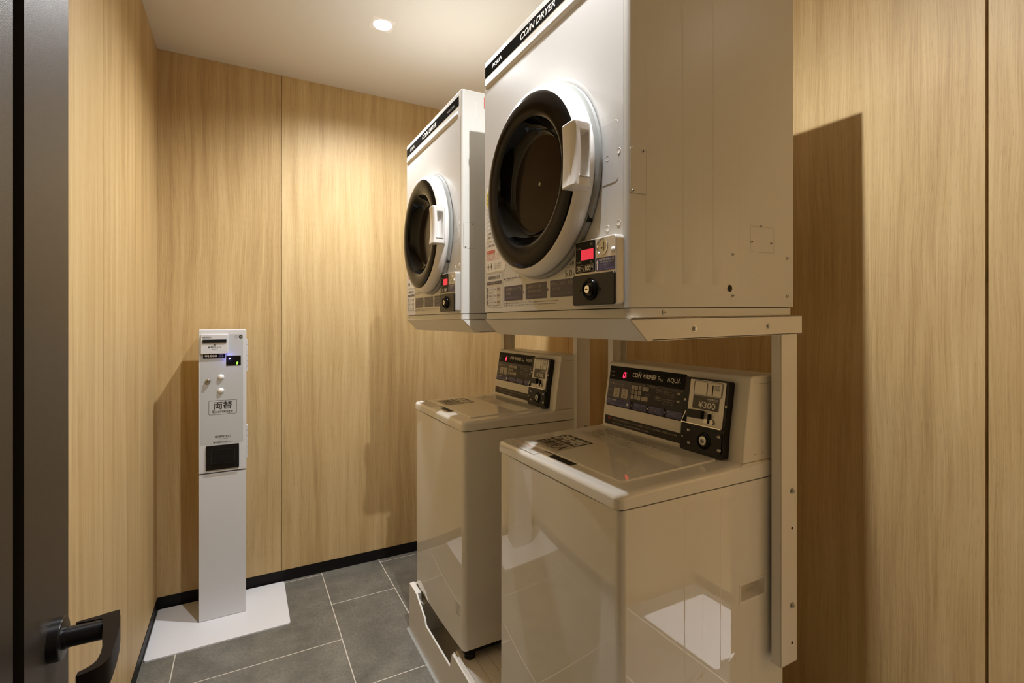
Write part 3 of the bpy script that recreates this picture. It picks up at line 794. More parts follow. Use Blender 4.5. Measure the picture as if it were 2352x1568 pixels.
    for z, bow in prof:
        sh = 0.0045 * (2 * (z - z0) / (z1 - z0) - 1) ** 2
        for (x, y) in base:
            vs.append((x - sh * (1 if x < 0.6 else 0), y + (0.003 * (1 - (2 * (z - z0) / (z1 - z0) - 1) ** 2) if y > 0.82 and x < 0.6 else 0), z))
    fs = []
    for k in range(N_):
        for i in range(n):
            j = (i + 1) % n
            if i == 5 and 2 <= k <= N_ - 3: continue       # opening of the grip pocket
            fs.append((k * n + i, (k + 1) * n + i, (k + 1) * n + j, k * n + j))
    fs += [tuple(range(n)), tuple(reversed(range(N_ * n, (N_ + 1) * n)))]
    g.add(vs, fs, 'plastic', True)
    # pocket walls
    ka, kb = 2, N_ - 2
    za, zb = prof[ka][0], prof[kb][0]
    p1 = (0.5770, 0.7795); p2 = (0.5985, 0.7800); dpt = 0.030
    q1 = (p1[0] + 0.006, p1[1] + dpt); q2 = (p2[0] - 0.002, p2[1] + dpt)
    for k in range(ka, kb):
        a0, a1_ = prof[k][0], prof[k + 1][0]
        s0 = vs[k * n + 5]; s1 = vs[(k + 1) * n + 5]; e0 = vs[k * n + 6]; e1 = vs[(k + 1) * n + 6]
        g.add([s0, s1, (q1[0], q1[1], a1_), (q1[0], q1[1], a0)], [(0, 1, 2, 3)], 'plastic', True)
        g.add([e0, e1, (q2[0], q2[1], a1_), (q2[0], q2[1], a0)], [(3, 2, 1, 0)], 'plastic', True)
        g.add([(q1[0], q1[1], a0), (q1[0], q1[1], a1_), (q2[0], q2[1], a1_), (q2[0], q2[1], a0)], [(0, 1, 2, 3)], 'plastic', True)
    for k, zz in ((ka, za), (kb, zb)):
        g.add([vs[k * n + 5], vs[k * n + 6], (q2[0], q2[1], zz), (q1[0], q1[1], zz)], [(0, 1, 2, 3)], 'plastic')
    hd = B(g, 'door_handle', 'plastic', dr)
    md = hd.modifiers.new('rounding', 'BEVEL'); md.width = 0.0035; md.segments = 3; md.limit_method = 'ANGLE'; md.angle_limit = math.radians(35)
    # ---------------- coin box
    g = G()
    out = rrect(-0.8620, -0.7270, 1.3580, 1.4940, 0.009)
    g.prism([Vector((0.6395, -p[0], p[1])) for p in out], (-0.0195, 0, 0), 'silver_paint', topr=0.0035)
    cb = B(g, 'coin_box', 'silver_paint')
    P = Face((0.620, 0, 0), (0, -1, 0), (0, 0, 1), (-1, 0, 0))
    g = G(); g.rect(P, -0.8560, -0.7905, 1.4270, 1.4915, 'panel_dark2', 0.0003, 0.003, 0.0008)
    P2 = Face((0.6189, 0, 0), (0, -1, 0), (0, 0, 1), (-1, 0, 0))
    g.rect(P2, -0.8360, -0.7945, 1.4530, 1.4745, 'red_glow', 0.0003)
    g.text(P2, '投入金額', -0.8520, -0.8350, 1.4760, 1.4805, 'paper_dim'); g.text(P2, '円', -0.8045, -0.7975, 1.4785, 1.4855, 'paper_dim')
    g.text(P2, '残り時間', -0.8520, -0.8350, 1.4470, 1.4515, 'paper_dim'); g.text(P2, '分', -0.8045, -0.7975, 1.4445, 1.4505, 'paper_dim')
    g.text(P2, '20', -0.8490, -0.8360, 1.4315, 1.4405, 'paper', bold=0.01); g.text(P2, '分', -0.8345, -0.8290, 1.4345, 1.4395, 'paper'); g.text(P2, '/100', -0.8280, -0.8045, 1.4310, 1.4410, 'paper', bold=0.03); g.text(P2, '円', -0.8035, -0.7965, 1.4345, 1.4410, 'paper')
    g.outline(P2, -0.8520, -0.7945, 1.4295, 1.4430, 0.0006, 'paper_dim', 0.0005, 0.001)
    B(g, 'display', 'panel_dark2', cb)
    g = G(); cs = P.p(-0.7685, 1.4740)
    g.lathe(cs, P.N, [(0.0165, 0.0), (0.0165, 0.0012), (0.0150, 0.0016), (0.0140, -0.002), (0.0110, -0.0045), (0.0001, -0.005)], 'brushed', 40)
    g.lathe(cs, P.N, [(0.0168, 0.0012), (0.0150, 0.0018), (0.0135, -0.0005)], 'chrome', 40)
    g.rect(P, -0.7650, -0.7635, 1.4650, 1.4830, 'black', 0.0008); g.disc(P.p(-0.7700, 1.4715), P.N, 0.0016, 'black', 12, 0.0008)
    B(g, 'coin_slot', 'brushed', cb)
    g = G(); g.dome(P.p(-0.7358, 1.4640), P.N, 0.0062, 0.003, 'plastic', 24); B(g, 'return_button', 'plastic', cb)
    g = G(); g.rect(P, -0.7875, -0.7300, 1.4262, 1.4525, 'blue', 0.0003, 0.002, 0.0006)
    P3 = Face((0.6191, 0, 0), (0, -1, 0), (0, 0, 1), (-1, 0, 0))
    g.poly(P3, [(-0.7840, 1.4290), (-0.7805, 1.4290), (-0.7805, 1.4420), (-0.7785, 1.4420), (-0.7822, 1.4490), (-0.7860, 1.4420), (-0.7840, 1.4420)], 'paper', 0.0004)
    g.text(P3, '100円硬貨投入口', -0.7760, -0.7320, 1.4455, 1.4505, 'paper'); g.text(P3, '100 Yen Coins ONLY', -0.7730, -0.7360, 1.4415, 1.4440, 'paper')
    g.text(P3, '硬貨以外使用不可', -0.7760, -0.7480, 1.4365, 1.4392, 'paper_blue'); g.text(P3, '返却できません', -0.7760, -0.7510, 1.4325, 1.4350, 'paper_blue'); g.text(P3, 'Do not insert bills or other coins', -0.7760, -0.7320, 1.4288, 1.4305, 'paper_blue')
    B(g, 'blue_label', 'blue', cb)
    g = G(); g.prism([Vector((0.6202, -p[0], p[1])) for p in rrect(-0.8625, -0.7280, 1.3595, 1.4225, 0.006)], (-0.0045, 0, 0), 'black_plastic', topr=0.0015)
    lc = (0.6157, 0.8015, 1.3915)
    g.lathe(lc, (-1, 0, 0), [(0.0225, 0.0), (0.0220, 0.004), (0.0195, 0.0075), (0.0165, 0.0085), (0.0140, 0.0070), (0.0130, 0.0045)], 'gloss_black', 40)
    g.disc(lc, (-1, 0, 0), 0.0131, 'black_plastic', 30, 0.0045)
    g.lathe(lc, (-1, 0, 0), [(0.0083, 0.0045), (0.0083, 0.0082), (0.0075, 0.0090), (0.0001, 0.0090)], 'chrome', 28)
    Pk = Face((0.6157 - 0.0092, 0, 0), (0, -1, 0), (0, 0, 1), (-1, 0, 0))
    g.rect(Pk, -0.8040, -0.7990, 1.3907, 1.3923, 'black', 0.0004); g.disc(Pk.p(-0.8045, 1.3915), Pk.N, 0.0013, 'black', 10, 0.0005)
    for q in (-0.835, -0.771): g.dome(Vector((0.6157, -q, 1.3905)), (-1, 0, 0), 0.0032, 0.001, 'gloss_black', 14)
    B(g, 'lock', 'black_plastic', cb)
    return root
dry = make_dryer()
dry['label'] = 'large near white coin dryer with round black-rimmed door, cut by the top of the picture'
dry['group'] = 'coin dryers mounted over the washers'
DOFF = 0.810
d2 = copy_tree(dry); d2.location = DO + Vector((0, DOFF, 0))
d2['label'] = 'smaller looking rear white coin dryer beside the back wall, seen left of the big dryer'

# ------------------------------------------------------------------ stands
SO = Vector((1.14, 1.03, 0.0))
def make_stand():
    root = empty('dryer_stand', SO, '', 'stand')
    def sh(v): return Vector((v.x, v.y, v.z + 0.0155 * (v.x - 0.64) * max(0, min(1, (v.z - 1.24) / 0.04))))
    def B(g, name, m='frame', parent=root): return g.build(name, m, parent, SO, sh)
    Y0, Y1 = 0.7135, 1.3500
    g = G()
    # sloping front plate
    g.add([(0.6405, Y0 + 0.002, 1.3315), (0.6405, Y1 - 0.002, 1.3315), (0.684, Y1 - 0.002, 1.2872), (0.684, Y0 + 0.002, 1.2872),
           (0.6425, Y0 + 0.002, 1.3315), (0.6425, Y1 - 0.002, 1.3315), (0.686, Y1 - 0.002, 1.2872), (0.686, Y0 + 0.002, 1.2872)],
          [(0, 3, 2, 1), (4, 5, 6, 7), (0, 1, 5, 4), (1, 2, 6, 5), (2, 3, 7, 6), (3, 0, 4, 7)])
    g.box(0.684, 0.700, Y0 + 0.002, Y1 - 0.002, 1.2872, 1.2890)
    B(g, 'front_apron')
    for (ya, yb, s_) in ((Y0, Y0 + 0.0018, -1), (Y1 - 0.0018, Y1, 1)):
        g = G()
        o = [(0.6425, 1.3315), (0.6865, 1.2872), (1.186, 1.2880), (1.186, 1.3315)]
        g.prism([(p[0], ya, p[1]) for p in o], (0, yb - ya, 0))
        yi = (ya, ya + 0.03) if s_ < 0 else (yb - 0.03, yb)
        g.box(0.70, 1.186, yi[0], yi[1], 1.2885, 1.2900); g.box(0.645, 1.186, yi[0], yi[1], 1.3300, 1.3320)
        rl = B(g, 'side_rail')
        F = Face((0, ya if s_ < 0 else yb, 0), (1, 0, 0) if s_ < 0 else (-1, 0, 0), (0, 0, 1), (0, s_, 0))
        for x in (0.8166, 1.0571):
            g = G(); u = x if s_ < 0 else -x
            g.cyl(F.p(u, 1.3085), F.N, 0.0068, 0.0008, 'nickel', 20); g.cyl(F.p(u, 1.3085, 0.0008), F.N, 0.0048, 0.0035, 'nickel', 6, 0.0008)
            B(g, 'bolt', 'nickel', rl)
    g = G(); g.box(1.172, 1.186, Y0 + 0.004, Y1 - 0.004, 1.291, 1.325); B(g, 'rear_crossbar')
    g = G(); g.box(1.172, 1.184, Y0 + 0.035, Y1 - 0.035, 0.62, 0.655); B(g, 'rear_crossbar')
    for (ya, yb, s_) in ((0.7155, 0.7400, -1), (1.3170, 1.3430, 1)):
        g = G(); x0, x1 = 1.1085, 1.1700; t = 0.0018
        outer_y = (ya, ya + t) if s_ < 0 else (yb - t, yb)
        g.box(x0, x1, outer_y[0], outer_y[1], 0.512, 1.2895)
        g.box(x0, x0 + t, ya, yb, 0.512, 1.2895); g.box(x1 - t, x1, ya, yb, 0.512, 1.2895)
        g.box(x0, x1, ya, yb, 0.512, 0.5135)
        # hidden floor post behind the washer and its joint
        yo = (0.772, 0.795) if s_ < 0 else (1.262, 1.285)
        g.box(1.1735, 1.1860, yo[0], yo[1], 0.0, 0.90); g.box(1.1700, 1.1735, min(0.737 if s_ < 0 else ya, yo[0]), max(yb if s_ < 0 else 1.320, yo[1]), 0.60, 0.90)
        lg = B(g, 'leg')
        F = Face((0, outer_y[0] if s_ < 0 else outer_y[1], 0), (1, 0, 0) if s_ < 0 else (-1, 0, 0), (0, 0, 1), (0, s_, 0))
        u = 1.150 if s_ < 0 else -1.150
        for z in (0.9215, 0.6490):
            g = G(); g.cyl(F.p(u, z), F.N, 0.0072, 0.0008, 'nickel', 20); g.cyl(F.p(u, z, 0.0008), F.N, 0.0052, 0.003, 'nickel', 6, 0.0006); g.cyl(F.p(u, z, 0.0038), F.N, 0.0028, 0.003, 'nickel', 12, 0.0005)
            B(g, 'bolt', 'nickel', lg)
        for z in (0.8320, 0.5590):
            g = G(); g.disc(F.p(u, z), F.N, 0.0033, 'black', 16, 0.0004)
            B(g, 'bolt_hole', 'black', lg)
    return root
st = make_stand()
st['label'] = 'cream steel stand carrying the near dryer, its right leg bolted beside the near washer'
st['group'] = 'steel dryer stands'
s2 = copy_tree(st); s2.location = SO + Vector((0, DOFF - 0.002, 0))
s2['label'] = 'cream steel stand carrying the rear dryer, legs mostly hidden behind the near dryer'

# ------------------------------------------------------------------ coin washer
WO = Vector((0.90, 1.015, 0.165))
UD = Vector((1.0508 - 1.0294, 0, 1.1937 - 1.059)).normalized(); UN = Vector((-UD.z, 0, UD.x))
LD = Vector((1.0294 - 1.023, 0, 1.059 - 0.992)).normalized(); LN = Vector((-LD.z, 0, LD.x))
FU = Face((1.0294, 0, 1.059), (0, -1, 0), UD, UN)
FL = Face((1.023, 0, 0.992), (0, -1, 0), LD, LN)
WY0, WY1 = 0.750, 1.277
def make_washer(digit):
    root = empty('coin_washer', WO, '', 'washer')
    def B(g, name, m='enamel', parent=root): return g.build(name, m, parent, WO)
    FW = Face((0, WY0 + 0.002, 0), (1, 0, 0), (0, 0, 1), (0, -1, 0))
    # bowed front, rounded upright edges
    g = G()
    pts = []
    x0, x1, y0, y1, r = 0.6515, 1.1700, WY0 + 0.002, WY1 - 0.002, 0.016
    def bow(y): return -0.0060 * (1 - ((2 * (y - (y0 + r)) / (y1 - y0 - 2 * r)) - 1) ** 2)
    for i in range(9):
        a = math.pi + i / 8 * math.pi / 2; pts.append((x0 + r + r * math.cos(a), y0 + r + r * math.sin(a)))
    pts += [(x1, y0), (x1, y1)]
    for i in range(9):
        a = math.pi / 2 + i / 8 * math.pi / 2; pts.append((x0 + r + r * math.cos(a), y1 - r + r * math.sin(a)))
    NB = 24
    for i in range(1, NB):
        y = y1 - r - (y1 - y0 - 2 * r) * i / NB; pts.append((x0 + bow(y), y))
    g.prism([(p[0], p[1], 0.2076) for p in pts], (0, 0, 0.9500 - 0.2076), 'enamel')
    g = cut_box(g, 1.0125, 1.0985, WY0 - 0.02, WY0 + 0.034, 0.6755, 0.7120)
    for a, b in ((0.828, 0.886), (0.942, 0.997)):
        emboss(g, FW, a, b, 0.545, 0.925, 0.0012, 0.0022, 'enamel', 0.02)
    g.box(0.66, 1.16, WY0 + 0.012, WY1 - 0.012, 0.190, 0.2078, 'black')
    body = B(g, 'cabinet')
    g = G()
    oo = rrect(1.006, 1.106, 0.6690, 0.7185, 0.004); ii = rrect(1.0125, 1.0985, 0.6755, 0.7120, 0.004); n = len(oo)
    g.add([FW.p(*p, 0.0) for p in oo] + [FW.p(*p, 0.0014) for p in rrect(1.0072, 1.1048, 0.6702, 0.7173, 0.004)] + [FW.p(*p, 0.0008) for p in ii],
          [(k * n + i, k * n + (i + 1) % n, (k + 1) * n + (i + 1) % n, (k + 1) * n + i) for k in range(2) for i in range(n)], 'enamel', True)
    B(g, 'carry_handle')
    # rating label on the front
    FR = Face((x0 - 0.0004, 0, 0), (0, -1, 0), (0, 0, 1), (-1, 0, 0))
    g = G(); g.rect(FR, -0.8300, -0.7730, 0.3050, 0.3500, 'ink_soft', 0.0005) if False else None
    u0, u1 = -0.835, -0.772
    g.rect(FR, u0, u1, 0.3530, 0.3542, 'paper', 0.0016)
    for k in range(8): g.text(FR, ('全自動電気洗濯機', '電圧 100V', '定格 50/60Hz', '標準洗濯容量 5kg', '消費電力 235W', '標準水量 47L', '水道水圧 0.03MPa', '製造番号')[k], u0 + 0.002, u1 - 0.004 - (k % 3) * 0.009, 0.3480 - k * 0.0050, 0.3512 - k * 0.0050, 'ink_soft', 0.0017)
    B(g, 'rating_label', 'ink_soft')
    # top cover
    g = G()
    cp = rrect(0.6455, 1.1720, WY0, WY1, 0.018, (1, 0, 0, 1), 6)
    rings = []
    def ring(ins, z):
        q = inset([Vector((p[0], p[1], 0)) for p in cp], Vector((0, 0, 1)), ins, 0.0)
        return [Vector((p.x, p.y, z + 0.012 * max(0, (p.x - 0.6455)) / 0.45 * (1 if z > 0.97 else 0))) for p in q]
    prof = [(0.003, 0.9520), (0.0, 0.9535), (0.0, 0.9715), (0.0012, 0.9760), (0.0045, 0.9798), (0.0095, 0.9820), (0.016, 0.9828)]
    rr = [ring(a, b) for a, b in prof]; n = len(cp)
    g.add([p for r_ in rr for p in r_], [(k * n + i, k * n + (i + 1) % n, (k + 1) * n + (i + 1) % n, (k + 1) * n + i) for k in range(len(rr) - 1) for i in range(n)], 'enamel_top', True)
    g.add(rr[-1], [tuple(range(n))], 'enamel_top', True); g.add(rr[0], [tuple(reversed(range(n)))], 'enamel_top')
    g.box(0.658, 1.165, WY0 + 0.006, WY1 - 0.006, 0.9495, 0.9525, 'black')
    top = B(g, 'top_cover', 'enamel_top')
    # lid: lies on the sloping deck
    def deck(x, h=0.0): return 0.9828 + 0.012 * (x - 0.6455) / 0.45 + h
    slope = 0.012 / 0.45
    TD = Face((0.6455, 0, 0.9828), (0, -1, 0), Vector((1, 0, slope)), Vector((-slope, 0, 1)))     # u=-y, v=distance from front
    g = G()
    out = rrect(-1.2230, -0.8060, 0.0560, 0.3560, 0.012)
    g.poly(TD, out, 'enamel_top', 0.0, 0.0034, topr=0.0022)
    lid = B(g, 'lid', 'enamel_top')
    TL = Face(TD.p(0, 0, 0.0035), TD.U, TD.V, TD.N)
    g = G()
    g.poly(TL, [(-1.2010, 0.0700), (-1.0720, 0.0715), (-1.0720, 0.1320), (-1.2010, 0.1320)], 'keycap', 0.0002)
    g.poly(TL, [(-1.2010, 0.1320), (-1.0800, 0.1320), (-1.0800, 0.1960), (-1.2010, 0.1960)], 'panel_dark', 0.0003)
    g.text(TL, '洗剤', -1.1960, -1.0860, 0.1380, 0.1900, 'paper', 0.0006, bold=0.03)
    g.text(TL, '自動投入', -1.1960, -1.0780, 0.0760, 0.1270, 'ink', 0.0005, bold=0.02)
    B(g, 'detergent_label', 'panel_dark', lid)
    g = G()
    g.outline(TL, -1.2000, -0.9280, 0.2400, 0.3360, 0.0008, 'ink_soft', 0.0003, 0.003)
    ln = ['使用方法 フタを開けて洗濯物を入れてください 洗剤は自動で投入されます', '洗濯が終わりましたらすみやかに洗濯物を取り出してください', 'ポケットの中を確認してください 硬貨ヘアピンなどは故障の原因になります', '防水性の衣類は洗わないでください 異常振動の原因になります', '運転中にフタを開けないでください 一時停止ボタンを押してください', '100円硬貨以外は使用できません つり銭は出ません', '故障の際は管理者までご連絡ください']
    for k in range(11):
        v = 0.3260 - k * 0.0080
        g.text(TL, ln[k % 7], -1.1940, -0.9380 - (k * 37 % 5) * 0.012, v, v + 0.0052, 'ink' if k in (0, 3) else 'ink_soft', 0.0004, bold=0.01)
    B(g, 'instruction_print', 'ink', lid)
    g = G()
    g.poly(TD, rrect(-1.0580, -0.9630, 0.0340, 0.0590, 0.006), 'black', 0.0003)
    g.rect(TD, -1.1000, -1.0580, 0.0500, 0.0570, 'ink_soft', 0.0003); g.disc(TD.p(-1.0620, 0.0540), TD.N, 0.0030, 'black', 12, 0.0006)
    B(g, 'lid_grip', 'black')
    g = G(); g.poly(TD, [(-1.2650, 0.0100), (-1.0900, 0.0100), (-1.0980, 0.0500), (-1.2650, 0.0500)], 'paper', 0.0004)
    g.outline(TD, -1.2650, -1.0930, 0.0100, 0.0500, 0.0010, 'ink_soft', 0.0006, 0.003)
    g.text(TD, '警告 お子様を洗濯槽の中に入れない', -1.2500, -1.1100, 0.0410, 0.0465, 'ink_red', 0.0007)
    for k in range(4): g.text(TD, ('洗濯槽が完全に止まるまで手を入れないでください', 'ふたや操作部に乗ったり重い物を載せない', '引火物の付着した洗濯物を入れないでください', '防水シート類は洗濯脱水しないでください')[k], -1.2600, -1.1050, 0.0330 - k * 0.0060, 0.0370 - k * 0.0060, 'ink_soft', 0.0007)
    B(g, 'warning_sticker', 'paper')
    # console
    g = G()
    zb = 0.9935
    side = [(1.02305, 0.9925), (1.0294, 1.059), (1.0508, 1.1905), (1.0530, 1.1940), (1.0570, 1.1960), (1.1640, 1.1960), (1.1680, 1.1920), (1.1680, 0.9925)]
    bm = bmesh.new()
    y0c, y1c = 0.7535, 1.2670
    va = [bm.verts.new((x, y0c, z)) for x, z in side]; vb = [bm.verts.new((x, y1c, z)) for x, z in side]
    nn = len(side)
    bm.faces.new(va); bm.faces.new(list(reversed(vb)))
    for i in range(nn): bm.faces.new((va[i], vb[i], vb[(i + 1) % nn], va[(i + 1) % nn]))
    bmesh.ops.recalc_face_normals(bm, faces=bm.faces[:])
    ed = [e for e in bm.edges if len(e.link_faces) == 2 and abs(e.verts[0].co.y - e.verts[1].co.y) < 1e-6]
    bmesh.ops.bevel(bm, geom=ed, offset=0.004, segments=3, profile=0.5, affect='EDGES')
    g.bm(bm, 'plastic_warm', True)
    FC = Face((0, y0c, 0), (1, 0, 0), (0, 0, 1), (0, -1, 0))
    g.add([FC.p(1.062, 1.187, .0002), FC.p(1.070, 1.1775, .0002), FC.p(1.165, 1.1775, .0002), FC.p(1.165, 1.1768, .0002), FC.p(1.0697, 1.1768, .0002), FC.p(1.0612, 1.187, .0002)], [(0, 1, 2, 3, 4, 5)], 'ink_soft')
    for q in ((1.066, 1.010), (1.094, 1.012), (1.096, 1.130)): g.disc(FC.p(*q), FC.N, 0.0014, 'ink_soft', 10, 0.0003)
    g.box(1.019, 1.168, y0c - 0.001, y1c + 0.001, 0.988, 0.9925, 'plastic_warm')
    cons = B(g, 'console', 'plastic_warm')
    # control sheet
    g = G()
    g.rect(FU, -1.2545, -0.9410, -0.0005, 0.1255, 'panel_dark2', 0.0002, 0.004, 0.0006)
    FP = Face(FU.p(0, 0, 0.0008), FU.U, FU.V, FU.N)
    g.rect(FP, -1.2545, -0.9412, 0.0230, 0.0830, 'panel_mid', 0.0003); g.rect(FP, -1.1480, -0.9412, 0.0230, 0.0735, 'panel_dark', 0.0006)
    g.rect(FP, -1.1465, -0.9440, 0.0748, 0.0815, 'panel_dark', 0.0005)
    g.text(FP, '暗証番号はふたロックに使用し、4ケタの番号を設定できます。   SET PIN CODE WITHIN 1 MIN AFTER START', -1.1440, -0.9480, 0.0762, 0.0800, 'paper_dim', 0.0009)
    for a, b in ((-1.2530, -1.1430), (-1.1330, -1.0750), (-1.0680, -1.0090), (-1.0000, -0.9420)):
        g.rect(FP, a, b, 0.0020, 0.0222, 'blue', 0.0006)
    for u in (-1.1385, -1.0720, -1.0075): g.poly(FP, [(u, 0.0095), (u + 0.0040, 0.0128), (u, 0.0160)], 'paper', 0.0009)
    g.text(FP, '洗濯前に～洗濯槽洗浄', -1.2500, -1.2080, 0.0165, 0.0212, 'paper', 0.001); g.text(FP, 'Pre-Cleaning', -1.2500, -1.2260, 0.0122, 0.0152, 'paper_blue', 0.001)
    g.text(FP, 'Wash the tub before use', -1.2500, -1.2090, 0.0085, 0.0108, 'paper_blue', 0.001); g.text(FP, 'ふたを閉めて槽洗浄ボタンを押すと約2分間自動で槽内を洗います', -1.2500, -1.1470, 0.0040, 0.0068, 'paper_blue', 0.001)
    g.poly(FP, [(-1.1595, 0.0085), (-1.1520, 0.0085), (-1.1515, 0.0145), (-1.1600, 0.0145)], 'paper', 0.001); g.poly(FP, [(-1.1580, 0.0160), (-1.1550, 0.0200), (-1.1530, 0.0170), (-1.1550, 0.0155)], 'paper', 0.001)
    g.text(FP, '1 洗濯物を入れる', -1.1310, -1.0840, 0.0155, 0.0205, 'paper_blue', 0.001); g.text(FP, 'Load laundry', -1.1250, -1.1070, 0.0112, 0.0135, 'paper_blue', 0.001)
    g.text(FP, '2 硬貨を入れる', -1.0665, -1.0230, 0.0155, 0.0205, 'paper_blue', 0.001); g.text(FP, '運転を開始します', -1.0600, -1.0220, 0.0105, 0.0143, 'paper_blue', 0.001); g.text(FP, 'Insert coins to start the cycle', -1.0600, -1.0170, 0.0065, 0.0088, 'paper_blue', 0.001)
    g.text(FP, '3 停止したあとすぐに', -0.9985, -0.9440, 0.0155, 0.0205, 'paper_blue', 0.001); g.text(FP, '洗濯物を取り出す', -0.9930, -0.9440, 0.0105, 0.0143, 'paper_blue', 0.001); g.text(FP, 'Unload laundry after cycle', -0.9930, -0.9460, 0.0065, 0.0088, 'paper_blue', 0.001)
    g.text(FP, 'CO/N WASHER', -1.1475, -1.0495, 0.0985, 0.1120, 'paper', 0.001, bold=0.022, shear=0.22); g.disc(FP.p(-1.1185, 0.1155), FP.N, 0.0013, 'paper', 10, 0.001)
    g.text(FP, '5', -1.0445, -1.0370, 0.0985, 0.1105, 'paper', 0.001, shear=0.2); g.text(FP, 'kg', -1.0355, -1.0235, 0.0955, 0.1050, 'paper', 0.001, shear=0.2)
    g.text(FP, 'ΛQUΛ', -1.0075, -0.9590, 0.0960, 0.1110, 'paper', 0.001, bold=0.01)
    g.text(FP, '投入金額', -1.2500, -1.2300, 0.1055, 0.1100, 'paper_dim', 0.001); g.text(FP, '残り時間', -1.2500, -1.2300, 0.0925, 0.0970, 'paper_dim', 0.001); g.text(FP, '円\n分', -1.1770, -1.1730, 0.0900, 0.1100, 'paper_dim', 0.001)
    g.text(FP, '洗い', -1.2490, -1.2380, 0.0685, 0.0725, 'paper_dim', 0.001); g.text(FP, 'すすぎ', -1.2250, -1.2080, 0.0685, 0.0725, 'paper_dim', 0.001); g.text(FP, '脱水', -1.1935, -1.1820, 0.0685, 0.0725, 'paper_dim', 0.001)
    for u in (-1.2325, -1.2010): g.poly(FP, [(u, 0.0680), (u + 0.0040, 0.0705), (u, 0.0730)], 'paper', 0.001)
    for u, t in ((-1.2490, 'WASH'), (-1.2225, 'RINSE'), (-1.1925, 'SPIN')): g.text(FP, t, u, u + 0.008, 0.0635, 0.0655, 'paper_dim', 0.001)
    g.text(FP, 'ふたロック', -1.2500, -1.2320, 0.0470, 0.0510, 'paper_dim', 0.001); g.text(FP, 'Lid Lock', -1.2500, -1.2360, 0.0420, 0.0440, 'paper_dim', 0.001); g.text(FP, '予約・追加', -1.2500, -1.2300, 0.0300, 0.0335, 'paper_dim', 0.001)
    g.text(FP, 'チャイルドロック', -1.0890, -1.0640, 0.0520, 0.0555, 'paper_dim', 0.001); g.text(FP, 'CHILD LOCK', -1.0880, -1.0650, 0.0470, 0.0490, 'paper_dim', 0.001)
    for v, t in ((0.0635, '設定'), (0.0430, '解除')):
        g.outline(FP, -1.0465, -1.0205, v, v + 0.0105, 0.0006, 'paper_dim', 0.0009, 0.004); g.text(FP, t, -1.0415, -1.0255, v + 0.0035, v + 0.0085, 'paper_dim', 0.001)
        g.text(FP, ('暗証番号4ケタを入力し、', '設定した4ケタの暗証番号を入力し')[t == '解除'], -1.0165, -0.9720, v + 0.0040, v + 0.0080, 'paper_dim', 0.001); g.text(FP, ('押すと設定されます', 'を押すと解除されます')[t == '解除'], -1.0165, -0.9760, v - 0.0025, v + 0.0015, 'paper_dim', 0.001)
        g.text(FP, 'Input 4 digit numbers', -1.0165, -0.9760, v - 0.0080, v - 0.0058, 'paper_dim', 0.001); g.rect(FP, -0.9665, -0.9560, v + 0.0035, v + 0.0090, 'keycap', 0.0009, 0.001)
    cp_ = B(g, 'control_panel', 'panel_dark2', cons)
    g = G(); g.rect(FL, -1.2555, -0.9410, 0.0078, 0.0350, 'panel_dark', 0.0002, 0.003, 0.0006)
    FQ = Face(FL.p(0, 0, 0.0010), FL.U, FL.V, FL.N)
    g.text(FQ, '999', -1.2400, -1.2230, 0.0235, 0.0300, 'ink_red', 0.0004, bold=0.02)
    g.text(FQ, 'が表示された場合衣類のアンバランスが発生しています。ふたを開けて衣類のバランスを', -1.2170, -0.9540, 0.0235, 0.0292, 'paper_dim', 0.0004, bold=0.01)
    g.text(FQ, '直してください。止まった時点から再スタートします。', -1.2170, -1.0580, 0.0130, 0.0187, 'paper_dim', 0.0004, bold=0.01)
    B(g, 'notice_strip', 'panel_dark', cons)
    g = G(); g.text(FP, digit, -1.1905, -1.1775, 0.0900, 0.1100, 'red_digit', 0.001, shear=0.2, bold=0.015); B(g, 'digit_display', 'red_digit', cons)
    # buttons
    def key(a, b, c, d, txt, nm='keypad_button', extra=None):
        g = G(); g.rect(FP, a, b, c, d, 'keycap', 0.0005, 0.0022 if b - a > 0.02 else 0.0008, 0.0010)
        h = Face(FP.p(0, 0, 0.0016), FP.U, FP.V, FP.N)
        w = (b - a); hh = (d - c)
        if extra is None and txt == '1': g.text(h, txt, a + w * 0.42, b - w * 0.42, c + hh * 0.2, d - hh * 0.2, 'ink', 0.0003)
        elif extra is None: g.text(h, txt, a + w * (0.32 if len(txt) == 1 else 0.12), b - w * (0.32 if len(txt) == 1 else 0.12), c + hh * 0.2, d - hh * 0.2, 'ink', 0.0003)
        else: extra(g, h)
        B(g, nm, 'keycap', cons)
    rows = ((0.0618, '123'), (0.0473, '456'), (0.0328, '789'))
    for v, t in rows:
        for k in range(3):
            a = -1.1450 + k * 0.0148
            key(a, a + 0.0112, v, v + 0.0118, t[k])
    key(-1.0995, -1.0745, 0.0618, 0.0736, 'クリア'); key(-1.0995, -1.0745, 0.0328, 0.0446, 'ロック')
    def b1(g, h):
        g.text(h, '一時停止', -1.2190, -1.2030, 0.0490, 0.0530, 'ink', 0.0003); g.text(h, 'PAUSE', -1.2170, -1.2050, 0.0440, 0.0460, 'ink', 0.0003)
        g.rect(h, -1.2130, -1.2115, 0.0315, 0.0400, 'ink', 0.0003); g.rect(h, -1.2100, -1.2085, 0.0315, 0.0400, 'ink', 0.0003)
